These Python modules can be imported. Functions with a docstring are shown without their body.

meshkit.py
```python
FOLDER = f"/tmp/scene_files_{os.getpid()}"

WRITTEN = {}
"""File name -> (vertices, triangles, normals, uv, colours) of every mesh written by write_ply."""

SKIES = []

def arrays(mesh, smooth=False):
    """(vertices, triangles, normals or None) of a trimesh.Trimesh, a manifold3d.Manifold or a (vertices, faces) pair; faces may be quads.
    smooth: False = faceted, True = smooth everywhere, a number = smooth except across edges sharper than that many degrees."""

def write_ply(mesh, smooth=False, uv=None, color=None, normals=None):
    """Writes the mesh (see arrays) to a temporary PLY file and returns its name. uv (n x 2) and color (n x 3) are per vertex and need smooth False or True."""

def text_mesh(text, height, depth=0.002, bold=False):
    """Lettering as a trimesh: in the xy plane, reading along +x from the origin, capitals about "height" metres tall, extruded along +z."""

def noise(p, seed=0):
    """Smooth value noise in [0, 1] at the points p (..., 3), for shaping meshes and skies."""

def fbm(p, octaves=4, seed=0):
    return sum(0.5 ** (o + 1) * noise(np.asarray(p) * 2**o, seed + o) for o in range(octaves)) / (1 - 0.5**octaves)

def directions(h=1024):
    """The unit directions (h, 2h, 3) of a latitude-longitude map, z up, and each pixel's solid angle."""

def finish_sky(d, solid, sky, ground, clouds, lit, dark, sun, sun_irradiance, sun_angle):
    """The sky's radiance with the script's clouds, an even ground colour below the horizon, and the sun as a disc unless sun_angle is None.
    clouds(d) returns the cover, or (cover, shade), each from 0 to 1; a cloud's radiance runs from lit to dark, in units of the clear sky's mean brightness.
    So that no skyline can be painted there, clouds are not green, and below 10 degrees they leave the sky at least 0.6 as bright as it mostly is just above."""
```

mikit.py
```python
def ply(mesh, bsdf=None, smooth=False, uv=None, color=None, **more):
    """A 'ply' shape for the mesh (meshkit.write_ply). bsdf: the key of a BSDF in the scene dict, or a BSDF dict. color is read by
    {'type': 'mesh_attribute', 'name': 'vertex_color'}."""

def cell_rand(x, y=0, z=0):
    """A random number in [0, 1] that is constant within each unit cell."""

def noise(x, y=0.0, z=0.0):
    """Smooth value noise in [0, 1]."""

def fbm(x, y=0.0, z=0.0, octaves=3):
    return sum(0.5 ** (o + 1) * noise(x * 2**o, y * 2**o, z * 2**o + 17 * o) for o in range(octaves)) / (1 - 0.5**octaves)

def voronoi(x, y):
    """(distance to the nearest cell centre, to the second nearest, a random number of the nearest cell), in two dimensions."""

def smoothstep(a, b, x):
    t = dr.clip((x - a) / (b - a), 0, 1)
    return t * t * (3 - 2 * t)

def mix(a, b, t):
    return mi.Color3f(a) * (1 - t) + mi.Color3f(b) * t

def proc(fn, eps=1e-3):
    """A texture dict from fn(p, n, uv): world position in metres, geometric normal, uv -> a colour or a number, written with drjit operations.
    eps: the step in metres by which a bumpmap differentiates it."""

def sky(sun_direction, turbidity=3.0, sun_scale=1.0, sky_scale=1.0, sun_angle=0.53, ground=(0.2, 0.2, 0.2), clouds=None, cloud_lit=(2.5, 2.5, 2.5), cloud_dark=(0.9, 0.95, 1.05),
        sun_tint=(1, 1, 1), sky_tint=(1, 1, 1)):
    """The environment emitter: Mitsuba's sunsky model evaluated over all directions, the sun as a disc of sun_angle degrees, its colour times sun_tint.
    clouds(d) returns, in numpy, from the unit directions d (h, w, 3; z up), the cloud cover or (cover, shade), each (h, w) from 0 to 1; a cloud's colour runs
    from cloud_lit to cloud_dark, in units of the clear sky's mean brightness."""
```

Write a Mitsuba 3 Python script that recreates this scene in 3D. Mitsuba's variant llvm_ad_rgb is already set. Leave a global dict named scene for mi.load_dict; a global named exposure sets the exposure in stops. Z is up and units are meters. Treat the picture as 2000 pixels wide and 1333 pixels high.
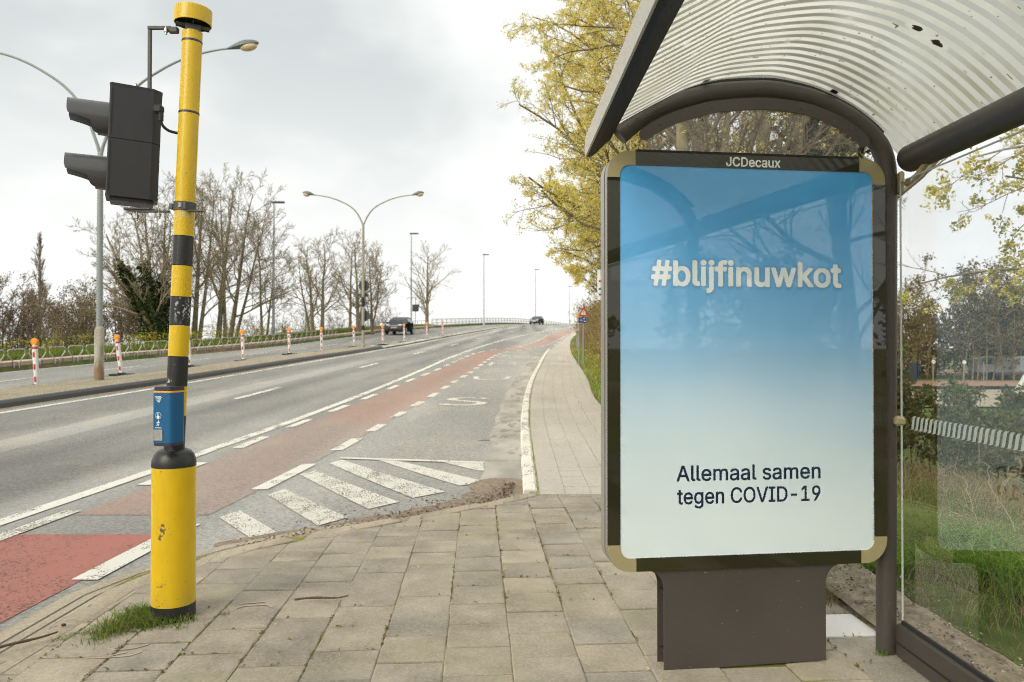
import math
import numpy as np, trimesh, mitsuba as mi, drjit as dr
import shapely
from shapely import affinity
from shapely.geometry import Polygon, LineString, Point, box as sbox
from shapely.ops import unary_union
from scipy.interpolate import PchipInterpolator
import meshkit, mikit
from mikit import proc, noise, fbm, voronoi, cell_rand, smoothstep, mix

T = mi.ScalarTransform4f
scene, labels = {}, {}
F, H = 1470.0, 1.40          # focal length in photo pixels (photo is 2000 wide), eye height

# ------------------------------------------------------------------ camera, light, exposure
exposure = 2.78
pitch = math.atan(15.5 / F)
scene['camera'] = dict(type='thinlens', fov=math.degrees(2 * math.atan(1000 / F)), fov_axis='x', near_clip=0.05, far_clip=5000.0,
                       aperture_radius=0.0032, focus_distance=3.6,
                       to_world=T().look_at(origin=[0, 0, H], target=[0, math.cos(pitch), H + math.sin(pitch)], up=[0, 0, 1]))


def clouds(d):
    z = np.maximum(d[..., 2], 0)
    q = np.stack([d[..., 0] / (z + .30), d[..., 1] / (z + .30), z * .5], -1)
    w = meshkit.fbm(q * 2.3 + 9.7, 4, 31)[..., None] * .55
    n = meshkit.fbm(q * 1.55 + 4.3 + w, 6, 5) * .72 + meshkit.fbm(q * 4.6 + 1.1, 5, 15) * .28
    s = np.clip((n - .37) / .30, 0, 1)
    s = s * s * (3 - 2 * s)
    el = np.clip((z - .02) / .42, 0, 1)
    el = el * el * (3 - 2 * el)
    return np.ones_like(z), np.clip(.03 + .16 * el + s * (.18 + .70 * el), 0, 1)


scene['sky'] = mikit.sky([-.50, -.70, .55], turbidity=4, sun_scale=0.30, sun_angle=36, ground=(.22, .21, .19), clouds=clouds,
                         cloud_lit=(1.72, 1.74, 1.69), cloud_dark=(1.06, 1.13, 1.14), sun_tint=(.86, 1, 1.2))

# ------------------------------------------------------------------ materials
def prin(col, rough=.6, **k):
    c = col if isinstance(col, dict) else {'type': 'rgb', 'value': list(col)}
    return {'type': 'twosided', 'bsdf': {'type': 'principled', 'base_color': c, 'roughness': rough, **k}}


def bump(b, fn, scale, eps=.002):
    return {'type': 'twosided', 'bsdf': {'type': 'bumpmap', 'arbitrary': proc(fn, eps), 'scale': scale, 'bsdf': b['bsdf']}}


VC = {'type': 'mesh_attribute', 'name': 'vertex_color'}


def f_asphalt(p, n, uv):
    g = noise(p.x * 95, p.y * 95, 1) * .5 + noise(p.x * 38, p.y * 38, 2) * .5
    big = fbm(p.x * .5, p.y * .12, 3, 3)
    trk = noise(p.x * 1.3 - p.y * .02, p.y * .02, 9)
    u = p.x - dr.maximum(p.y - 14, 0) * .085
    trk = trk - .4 * dr.exp(-dr.square((u + 5.0) / .28)) - .4 * dr.exp(-dr.square((u + 6.3) / .28)) - .3 * dr.exp(-dr.square((u + 8.4) / .3)) + .75 * smoothstep(.42, .30, dr.abs(u + 7.35))
    dirt = smoothstep(.5, .75, fbm(p.x * 1.6, p.y * .9, 5, 3))
    u = p.x - dr.maximum(p.y - 14, 0) * .085
    v = (.105 + .085 * (g - .5) + .055 * (big - .5) + .05 * (trk - .5)) * mi.Float(1.74) * (1.25 - .40 * smoothstep(12.5, 9.0, p.y) * smoothstep(-4.3, -5.5, p.x) + .38 * smoothstep(-2.9, -2.3, u))
    return mix(mi.Color3f(v * 1.03, v, v * .91), mi.Color3f(v * 1.35, v * 1.22, v * 1.02), dirt * .45)


def f_asph_bump(p, n, uv):
    return noise(p.x * 70, p.y * 70, 1) * .6 + noise(p.x * 160, p.y * 160, 4) * .4


def f_white(p, n, uv):
    w = fbm(p.x * 9, p.y * 5, 1, 4) * .6 + noise(p.x * 110, p.y * 80, 2) * .4 + (fbm(p.x * .8, p.y * .5, 6, 2) - .5) * .3
    k = smoothstep(.60, .72, w)
    return mix((.62, .60, .54), (.20, .19, .165), k)


def f_white_worn(p, n, uv):
    w = fbm(p.x * 7, p.y * 4, 1, 4) * .40 + noise(p.x * 120, p.y * 90, 2) * .55 + (fbm(p.x * 1.3, p.y * .8, 6, 2) - .5) * .25
    k = smoothstep(.53, .68, w)
    return mix((.58, .56, .50), (.20, .185, .155), k)


def f_red(p, n, uv):
    g = voronoi(p.x * 70, p.y * 55)
    w = fbm(p.x * 3, p.y * 2, 7, 3)
    k = smoothstep(.56, .74, noise(p.x * 120, p.y * 90, 3) * .45 + noise(p.x * 45, p.y * 38, 5) * .2 + w * .35)
    base = mix((.37, .15, .125), (.32, .155, .13), w)
    return mix(base, (.11, .055, .05), k * .8)


def f_red_worn(p, n, uv):
    w = fbm(p.x * 1.1, p.y * .35, 7, 4) * .55 + noise(p.x * 40, p.y * 25, 3) * .2 + .22 * smoothstep(8.0, 20.0, p.y)
    k = smoothstep(.26, .66, w)
    return mix(f_asphalt(p, n, uv), (.36, .20, .155), .18 + k * .40)


def tile_fn(tint, seed):
    def fn(p, n, uv):
        g = noise(p.x * 260, p.y * 260, seed) * .4 + noise(p.x * 95, p.y * 95, seed + 3) * .6
        b = fbm(p.x * 6, p.y * 6, seed, 4)
        m = fbm(p.x * 1.2, p.y * 1.2, 8, 3)
        moss = smoothstep(.52, .78, fbm(p.x * 2.3, p.y * 2.3, 21, 4))
        v = .80 + .34 * (g - .5) + .50 * (b - .5) + .30 * (m - .5)
        sp = smoothstep(.80, .86, noise(p.x * 170, p.y * 170, seed + 9))
        c = mi.Color3f(*tint) * v
        c = mix(c, mi.Color3f(*tint) * mi.Color3f(.80, .84, .62), moss * .28)
        return mix(c, mi.Color3f(.50, .46, .38), sp * .35)
    return fn


def f_tile_bump(p, n, uv):
    return noise(p.x * 180, p.y * 180, 2) * .6 + fbm(p.x * 30, p.y * 30, 5, 3) * .6


def f_concrete(p, n, uv):
    g = noise(p.x * 120, p.y * 120, p.z * 120) * .5 + noise(p.x * 40, p.y * 40, p.z * 40) * .5
    b = fbm(p.x * 2.4, p.y * 1.2, 3, 4)
    v = .35 + .12 * (g - .5) + .28 * (b - .5)
    gr = smoothstep(.55, .75, fbm(p.x * 7, p.y * 3, 11, 4))
    return mix(mi.Color3f(v * 1.05, v * .98, v * .86), mi.Color3f(.16, .135, .105), gr * .6)


def f_joint(p, n, uv):
    b = smoothstep(.50, .64, fbm(p.x * 3.1, p.y * 3.1, 3, 4))
    g = noise(p.x * 80, p.y * 80, 3)
    return mix(mi.Color3f(.27, .23, .17) * (.6 + .8 * g), mi.Color3f(.19, .19, .05) * (.7 + .6 * g), b)


def f_kerb(p, n, uv):
    w = fbm(p.x * 6, p.y * 4, p.z * 6, 4) * .6 + noise(p.x * 60, p.y * 40, p.z * 60) * .4
    k = smoothstep(.52, .66, w)
    return mix((.66, .63, .56), (.34, .31, .26), k)


def f_soil(p, n, uv):
    g = noise(p.x * 60, p.y * 60, 3) * .5 + noise(p.x * 22, p.y * 22, 5) * .5
    gr = smoothstep(.42, .62, fbm(p.x * .9, p.y * .9, 4, 4))
    s = mi.Color3f(.24, .20, .145) * (.55 + .9 * g)
    return mix(s, mi.Color3f(.10, .125, .035) * (.6 + .8 * g), gr * smoothstep(2.6, 4.2, p.x + p.y * .1) * .75 + gr * .1)


def f_terrain(p, n, uv):
    g = noise(p.x * 6, p.y * 6, 3) * .5 + noise(p.x * 1.2, p.y * 1.2, 5) * .5
    b = smoothstep(.40, .62, fbm(p.x * .13, p.y * .13, 4, 4))
    return mix(mi.Color3f(.085, .115, .03), mi.Color3f(.17, .125, .075), b) * (.6 + .8 * g)


def f_yellow(p, n, uv):
    # scuffs and scratches with shapes of their own, chiefly on the lower sleeve
    th = p.x * 1.0
    w = fbm(th * 24, p.z * 9, 3, 4)
    s = noise(th * 130, p.z * 70, 2) * .35 + fbm(th * 45 + p.z * 14, p.z * 34 - th * 16, 8, 4) * .65
    mid = dr.exp(-dr.square((p.z - .47) / .045)) * dr.exp(-dr.square((p.x + 1.785) / .035)) + .75 * dr.exp(-dr.square((p.z - .16) / .09)) * dr.exp(-dr.square((p.x + 1.79) / .05)) + .5 * dr.exp(-dr.square((p.z - .75) / .03)) * dr.exp(-dr.square((p.x + 1.79) / .02))
    k = smoothstep(.52, .60, s * .66 + mid * .21)
    chip = smoothstep(.945, .96, noise(th * 70, p.z * 60, 17)) * .6
    base = mix((.70, .465, .002), (.62, .40, .003), w)
    base = mix(base, (.58, .42, .03), smoothstep(.52, .8, fbm(th * 26, p.z * 2.2, 12, 4)) * .35)
    cl = dr.exp(-dr.square((p.z - 2.105) / .016)) * smoothstep(.45, .56, noise(th * 120, p.z * 90, 23))
    base = mix(base, (.50, .48, .42), cl * .8)
    base = mix(base, (.40, .31, .07), smoothstep(.26, .04, p.z + .16 * fbm(th * 22, p.z * 6, 4, 3)) * .5)
    return mix(base, (.12, .10, .06), dr.maximum(k, chip * smoothstep(.9, .1, p.z)))


def f_black(p, n, uv):
    s = smoothstep(.70, .80, fbm(p.x * 40, p.z * 22, p.y * 30, 4))
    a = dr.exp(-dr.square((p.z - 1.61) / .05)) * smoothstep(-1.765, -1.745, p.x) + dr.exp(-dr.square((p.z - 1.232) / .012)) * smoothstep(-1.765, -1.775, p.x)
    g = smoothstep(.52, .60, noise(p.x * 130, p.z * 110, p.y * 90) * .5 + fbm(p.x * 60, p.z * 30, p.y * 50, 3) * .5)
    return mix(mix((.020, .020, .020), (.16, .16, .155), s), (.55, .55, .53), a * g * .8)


def f_brown(p, n, uv):
    s = smoothstep(.935, .96, noise(p.x * 110, p.y * 110, p.z * 110))
    d = fbm(p.x * 3, p.y * 3, p.z * 2, 3)
    return mix(mi.Color3f(.066, .056, .049) * (.75 + .5 * d), (.30, .28, .25), s * .55)


def f_bark(p, n, uv):
    g = fbm(p.x * 9, p.y * 9, p.z * 3, 3)
    m = smoothstep(.45, .7, fbm(p.x * .7, p.y * .7, p.z * .7, 3))
    return mix(mi.Color3f(.25, .21, .145), mi.Color3f(.24, .22, .115), m) * (.5 + g)


def f_poster(p, n, uv):
    t = dr.clip((p.z - .494) / 1.705, 0, 1)
    wob = (fbm(p.x * 2, p.z * 3, 1, 3) - .5) * .05
    t = dr.clip(t + wob + (p.x - 1.05) * .045, 0, 1)
    c = mix((.72, .82, .86), (.62, .77, .87), smoothstep(.05, .36, t))
    c = mix(c, (.25, .53, .83), smoothstep(.27, .60, t))
    c = mix(c, (.14, .46, .88), smoothstep(.50, .80, t))
    return mix(c, (.095, .43, .90), smoothstep(.76, 1.0, t))


def f_strip(p, n, uv):
    k = cell_rand(dr.floor(p.z * 120), 3)
    on = dr.select((p.z * 120 - dr.floor(p.z * 120)) > .45, 1.0, 0.0)
    c = dr.select(k < .3, mi.Color3f(.02, .02, .02), dr.select(k < .5, mi.Color3f(.02, .25, .5), dr.select(k < .65, mi.Color3f(.5, .03, .08), dr.select(k < .85, mi.Color3f(.7, .55, .02), mi.Color3f(.1, .1, .1)))))
    return mix((.75, .75, .72), c, on * .85)


def f_roofw(p, n, uv):
    return dr.select((uv.x * 60 - dr.floor(uv.x * 60)) < .52, 1.0, 0.0)


def f_roofc(p, n, uv):
    d = fbm(p.x * 5, p.y * 5, p.z * 2, 4)
    c = mix((.84, .835, .76), (.72, .71, .61), smoothstep(.42, .75, d))
    s = smoothstep(.76, .86, fbm(p.x * 11, p.y * 11, 33, 4))
    e = smoothstep(.935, .95, noise(p.x * 60, p.y * 60, 71))
    a = dr.square((p.x - 1.50) / .035) + dr.square((p.y - 2.78) / .028)
    b = dr.square((p.x - 1.585) / .04) + dr.square((p.y - 2.80) / .03)
    q = dr.exp(-a * 1.2) + dr.exp(-b * 1.2)
    blot = smoothstep(.52, .62, q * (.45 + .75 * fbm(p.x * 60, p.y * 60, 9, 3)))
    c = mix(c, (.45, .40, .28), s * .5)
    return mix(c, (.035, .028, .018), dr.maximum(e * .8, blot))


def f_roof_opaque(p, n, uv):
    a = dr.square((p.x - 1.50) / .04) + dr.square((p.y - 2.78) / .03)
    b = dr.square((p.x - 1.585) / .045) + dr.square((p.y - 2.80) / .033)
    s = smoothstep(.79, .85, fbm(p.x * 14, p.y * 14, 33, 3))
    st = dr.select((uv.x * 60 - dr.floor(uv.x * 60)) < .52, 1.0, .0)
    return dr.maximum(st, dr.maximum(s * .6, smoothstep(.30, .5, dr.exp(-a) + dr.exp(-b))))


def f_lampbase(p, n, uv):
    k = smoothstep(.35, .6, fbm(p.x * 8, p.y * 8, p.z * 1.5, 3))
    return mix((.26, .17, .10), (.42, .40, .33), k)


def f_water_rail(p, n, uv):
    g = fbm(p.x * 4, p.y * 4, p.z * 4, 3)
    return mi.Color3f(.52, .50, .44) * (.6 + .6 * g)


def f_pink(p, n, uv):
    c = cell_rand(dr.floor(p.y + .0), 3)
    return mi.Color3f(.42, .325, .265) * (.8 + .3 * c + .2 * (noise(p.x * 40, p.y * 40) - .5))


def f_drygrass(p, n, uv):
    g = noise(p.x * 3, p.y * 3, 3)
    return mix((.115, .16, .03), (.20, .18, .07), smoothstep(.35, .75, fbm(p.x * .6, p.y * .4, 2, 3))) * (.6 + .8 * g)


def f_chalk(p, n, uv):
    k = smoothstep(.35, .62, noise(p.x * 140, p.y * 140, 2) * .6 + fbm(p.x * 20, p.y * 20, 5, 3) * .4)
    return mix((.33, .285, .22), (.42, .325, .25), k)


def f_apron(p, n, uv):
    b = fbm(p.x * 9, p.y * 1.6, 3, 4)
    g = noise(p.x * 90, p.y * 90, 2)
    cr = smoothstep(.012, .0, dr.abs(fbm(p.x * 16, p.y * .9, 8, 4) - .5))
    c = mi.Color3f(.34, .295, .225) * (.55 + .6 * b + .3 * g)
    return mix(c, (.05, .045, .04), cr * .8)


def f_median(p, n, uv):
    b = fbm(p.x * 3, p.y * 1.2, 3, 4)
    g = noise(p.x * 40, p.y * 30, 2)
    return mix((.275, .238, .18), (.24, .212, .15), smoothstep(.5, .7, b)) * (.65 + .6 * g)


def f_silt(p, n, uv):
    g = noise(p.x * 60, p.y * 60, 3) * .5 + fbm(p.x * 12, p.y * 12, 5, 3) * .5
    return mi.Color3f(.235, .19, .145) * (.55 + .9 * g)


def f_path(p, n, uv):
    b = fbm(p.x * 1.5, p.y * .8, 3, 4)
    g = noise(p.x * 70, p.y * 70, 2)
    v = .39 + .12 * (b - .5) + .08 * (g - .5)
    return mi.Color3f(v * 1.05, v * .97, v * .84)


M = {
    'asphalt': bump(prin(proc(f_asphalt), .62, specular=.5), f_asph_bump, .005),
    'marking': prin(proc(f_white), .75, specular=.2), 'marking_worn': prin(proc(f_white_worn), .8, specular=.2),
    'red_lane': bump(prin(proc(f_red), .85, specular=.25), f_asph_bump, .008), 'red_worn': prin(proc(f_red_worn), .88, specular=.2),
    'concrete': prin(proc(f_concrete), .9, specular=.2), 'joint': prin(proc(f_joint), .95, specular=.1), 'kerb_paint': prin(proc(f_kerb), .8, specular=.2),
    'soil': prin(proc(f_soil), .95, specular=.1), 'terrain': prin(proc(f_terrain), .95, specular=.1), 'pink': prin(proc(f_pink), .9, specular=.2),
    'verge': prin(proc(f_drygrass), .95, specular=.1), 'path': prin(proc(f_path), .9, specular=.2),
    'yellow': prin(proc(f_yellow), .32, specular=.5, clearcoat=.3, clearcoat_gloss=.8), 'black': prin(proc(f_black), .38, specular=.5),
    'brown': bump(prin(proc(f_brown), .42, specular=.5), lambda p, n, uv: noise(p.x * 420, p.y * 420, p.z * 420), .0007, .0006),
    'fascia': prin((.46, .445, .40), .5, specular=.3), 'darkbrown': prin((.03, .026, .023), .6, specular=.25), 'bark': prin(proc(f_bark), .9, specular=.15), 'flowertwig': prin((.17, .135, .09), .9, specular=.1), 'twigbark': prin((.33, .275, .185), .9, specular=.1), 'darkbark': prin((.26, .215, .16), .9, specular=.15),
    'poster': {'type': 'plastic', 'diffuse_reflectance': proc(f_poster), 'int_ior': 1.85},
    'shadow0': {'type': 'plastic', 'diffuse_reflectance': proc(lambda p, n, uv: f_poster(p, n, uv) * .95), 'int_ior': 1.85}, 'shadow1': {'type': 'plastic', 'diffuse_reflectance': proc(lambda p, n, uv: f_poster(p, n, uv) * .88), 'int_ior': 1.85}, 'shadow2': {'type': 'plastic', 'diffuse_reflectance': proc(lambda p, n, uv: f_poster(p, n, uv) * .80), 'int_ior': 1.85},
    'inkwhite': {'type': 'plastic', 'diffuse_reflectance': {'type': 'rgb', 'value': [.84, .90, .92]}, 'int_ior': 1.85}, 'inknavy': {'type': 'plastic', 'diffuse_reflectance': {'type': 'rgb', 'value': [.012, .024, .055]}, 'int_ior': 1.5},
    'strip': prin(proc(f_strip), .5), 'barglass': {'type': 'plastic', 'diffuse_reflectance': {'type': 'rgb', 'value': [.026, .025, .013]}, 'int_ior': 1.7},
    'gold': prin((.40, .345, .19), .42, metallic=.25), 'alu': prin((.42, .415, .39), .35, metallic=.6), 'rubber': prin((.018, .018, .018), .6),
    'lampgrey': prin((.27, .30, .285), .5), 'mastpale': prin((.46, .48, .47), .5), 'lampbase': prin(proc(f_lampbase), .8), 'lampdark': prin((.15, .17, .18), .45), 'lampglass': prin((.62, .50, .27), .25),
    'lampbeige': prin((.34, .32, .24), .6), 'rail': prin(proc(f_water_rail), .5, metallic=.2),
    'housing': prin((.030, .030, .032), .42, specular=.45), 'visor': prin((.085, .087, .09), .3, specular=.6), 'steel': prin((.35, .35, .34), .35, metallic=.9), 'clampgrey': prin((.075, .075, .072), .55),
    'blue': prin((.004, .10, .24), .28, specular=.5, clearcoat=.5), 'bluecap': prin((.035, .036, .06), .35), 'orangestrip': prin((.85, .36, .02), .3), 'whiteink': prin((.72, .74, .72), .5),
    'navyink': prin((.012, .024, .055), .5), 'buttonmetal': prin((.45, .45, .42), .35, metallic=.5),
    'delwhite': prin((.74, .73, .70), .5), 'delred': prin((.55, .02, .015), .5), 'orangelamp': prin((.90, .30, .01), .25, specular=.6),
    'glass': {'type': 'thindielectric', 'int_ior': 1.5}, 'bandink': prin((.46, .50, .47), .6),
    'roof': {'type': 'blendbsdf', 'weight': proc(f_roof_opaque), 'bsdf_0': {'type': 'principledthin', 'base_color': {'type': 'rgb', 'value': [.64, .63, .56]}, 'roughness': .22, 'diff_trans': 1.35, 'spec_trans': .62, 'eta': 1.3},
             'bsdf_1': {'type': 'principledthin', 'base_color': proc(f_roofc), 'roughness': .4, 'diff_trans': 1.42, 'spec_trans': 0.0}},
    'grass': {'type': 'principledthin', 'base_color': VC, 'roughness': .6, 'diff_trans': .7}, 'blossomv': {'type': 'principledthin', 'base_color': VC, 'roughness': .6, 'diff_trans': 1.1}, 'leafv': {'type': 'principledthin', 'base_color': VC, 'roughness': .55, 'diff_trans': .6},
    'vcol': prin(VC, .85, specular=.15),
    'carpaint': prin((.04, .044, .05), .22, specular=.6, clearcoat=.8), 'carsilver': prin((.10, .11, .12), .25, metallic=.5, clearcoat=.8), 'carglass': prin((.06, .075, .08), .08, specular=.9), 'chrome': prin((.6, .6, .6), .2, metallic=.9), 'headlight': prin((.85, .87, .88), .12), 'plate': prin((.62, .45, .40), .5), 'tyre': prin((.02, .02, .02), .8),
    'signred': prin((.55, .03, .02), .4), 'signwhite': prin((.75, .75, .73), .4), 'signblue': prin((.02, .07, .28), .4), 'signamber': prin((.85, .40, .01), .4), 'signback': prin((.06, .065, .068), .6), 'signgreen': prin((.03, .20, .08), .4),
    'hedgewood': prin((.29, .21, .115), .85, specular=.15), 'straw': prin((.40, .32, .20), .85), 'fieldsoil': prin((.20, .13, .085), .95), 'silt': prin(proc(f_silt), .95, specular=.1), 'apron': prin(proc(f_apron), .95, specular=.1), 'median': prin(proc(f_median), .95, specular=.1),
    'vanwhite': prin((.34, .34, .34), .4), 'board': prin((.02, .035, .07), .5), 'wood': prin((.10, .065, .04), .8), 'chalk': prin(proc(f_chalk), .9), 'stone': prin((.10, .10, .10), .8), 'palewhite': prin((.66, .64, .60), .8),
}
TINTS = [(.385, .338, .265), (.365, .322, .258), (.405, .353, .275), (.345, .312, .258)]
for i, t in enumerate(TINTS):
    M[f'tile{i}'] = bump(prin(proc(tile_fn(t, 3 + i)), .9, specular=.2), f_tile_bump, .0018, .0015)
for k, v in M.items():
    scene['mat_' + k] = v

# ------------------------------------------------------------------ helpers
def key_free(k):
    if k not in scene and k not in labels:
        return k
    i = 1
    while f'{k}_{i:03d}' in scene or f'{k}_{i:03d}' in labels:
        i += 1
    return f'{k}_{i:03d}'


def put(key, mesh, mat, smooth=False, color=None, uv=None, to_world=None, **lab):
    key = key_free(key)
    d = mikit.ply(mesh, 'mat_' + mat, smooth=smooth, color=color, uv=uv)
    if to_world is not None:
        d['to_world'] = to_world
    scene[key] = d
    if lab:
        labels[key] = lab
    return key


def thing(key, label, category, group=None):
    key = key_free(key)
    labels[key] = dict(label=label, category=category, **({'group': group} if group else {}))
    return key


def cat(ms):
    return trimesh.util.concatenate(ms)


def TM(v, f):
    f = np.asarray(f, int)
    if f.shape[1] == 4:
        f = np.vstack([f[:, [0, 1, 2]], f[:, [0, 2, 3]]])
    return trimesh.Trimesh(np.asarray(v, float), f, process=False)


def bx(cx, cy, cz, sx, sy, sz, bev=0):
    if not bev:
        m = trimesh.creation.box([sx, sy, sz])
    else:
        x, y, z = sx / 2, sy / 2, sz / 2
        b = bev
        pts = np.array([[a * (x - (i != 0) * b), c * (y - (i != 1) * b), e * (z - (i != 2) * b)] for a in (-1, 1) for c in (-1, 1) for e in (-1, 1) for i in range(3)])
        m = trimesh.convex.convex_hull(pts)
    m.apply_translation([cx, cy, cz])
    return m


def xf(m, R=None, t=None):
    m = m.copy()
    if R is not None:
        m.apply_transform(R)
    if t is not None:
        m.apply_translation(t)
    return m


def rot(deg, ax, pt=None):
    return trimesh.transformations.rotation_matrix(math.radians(deg), ax, pt)


def tubes(P, R, s=6, caps=False):
    """N polylines of m points as tubes; P (N,m,3), R (N,m)."""
    P = np.asarray(P, float)
    R = np.asarray(R, float)
    N, m, _ = P.shape
    t = np.gradient(P, axis=1)
    t /= np.linalg.norm(t, axis=2, keepdims=True) + 1e-12
    mean = P[:, -1] - P[:, 0]
    mean /= np.linalg.norm(mean, axis=1, keepdims=True) + 1e-12
    ref = np.eye(3)[np.argmin(np.abs(mean), axis=1)][:, None, :]
    a = np.cross(t, ref)
    a /= np.linalg.norm(a, axis=2, keepdims=True) + 1e-12
    b = np.cross(t, a)
    an = np.arange(s) * 2 * np.pi / s
    V = P[:, :, None] + R[:, :, None, None] * (np.cos(an)[:, None] * a[:, :, None] + np.sin(an)[:, None] * b[:, :, None])
    i, j = np.meshgrid(np.arange(m - 1), np.arange(s), indexing='ij')
    q = np.stack([i * s + j, i * s + (j + 1) % s, (i + 1) * s + (j + 1) % s, (i + 1) * s + j], -1).reshape(-1, 4)
    tri = np.vstack([q[:, [0, 1, 2]], q[:, [0, 2, 3]]])
    if caps:
        k = np.arange(1, s - 1)
        tri = np.vstack([tri, np.stack([k * 0, k + 1, k], 1), (m - 1) * s + np.stack([k * 0, k, k + 1], 1)])
    Fc = (tri[None] + (np.arange(N) * m * s)[:, None, None]).reshape(-1, 3)
    return trimesh.Trimesh(V.reshape(-1, 3), Fc[:, ::-1], process=False)


def tube(path, r, s=10):
    path = np.asarray(path, float)
    return tubes(path[None], np.broadcast_to(r, (len(path),))[None], s, True)


def smooth_path(pts, n=30):
    pts = np.asarray(pts, float)
    d = np.r_[0, np.cumsum(np.linalg.norm(np.diff(pts, axis=0), axis=1))]
    return PchipInterpolator(d, pts)(np.linspace(0, d[-1], n))


def lathe(prof, n=40, c=(0, 0)):
    """profile [(r,z)] turned round the vertical through c."""
    prof = np.asarray(prof, float)
    an = np.arange(n) * 2 * np.pi / n
    V = np.stack([prof[:, 0, None] * np.cos(an) + c[0], prof[:, 0, None] * np.sin(an) + c[1], np.repeat(prof[:, 1, None], n, 1)], -1).reshape(-1, 3)
    m = len(prof)
    i, j = np.meshgrid(np.arange(m - 1), np.arange(n), indexing='ij')
    q = np.stack([i * n + j, i * n + (j + 1) % n, (i + 1) * n + (j + 1) % n, (i + 1) * n + j], -1).reshape(-1, 4)
    return TM(V, q)


def cyl(c, r, z0, z1, n=32, ch=0):
    if ch:
        return lathe([(0, z0), (r - ch, z0), (r, z0 + ch), (r, z1 - ch), (r - ch, z1), (0, z1)], n, c)
    return lathe([(0, z0), (r, z0), (r, z1), (0, z1)], n, c)


def extrude(poly, d):
    gs = [g for g in getattr(poly, 'geoms', [poly]) if g.area > 1e-9]
    return cat([trimesh.creation.extrude_polygon(g, d, engine='earcut') for g in gs])


def flat_text(txt, height, bold=False):
    """lettering outline as a shapely shape"""
    m = meshkit.text_mesh(txt, height, .002, bold)
    tri = m.triangles[m.face_normals[:, 2] > .9][:, :, :2]
    return unary_union([Polygon(t).buffer(1e-5) for t in tri])


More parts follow.
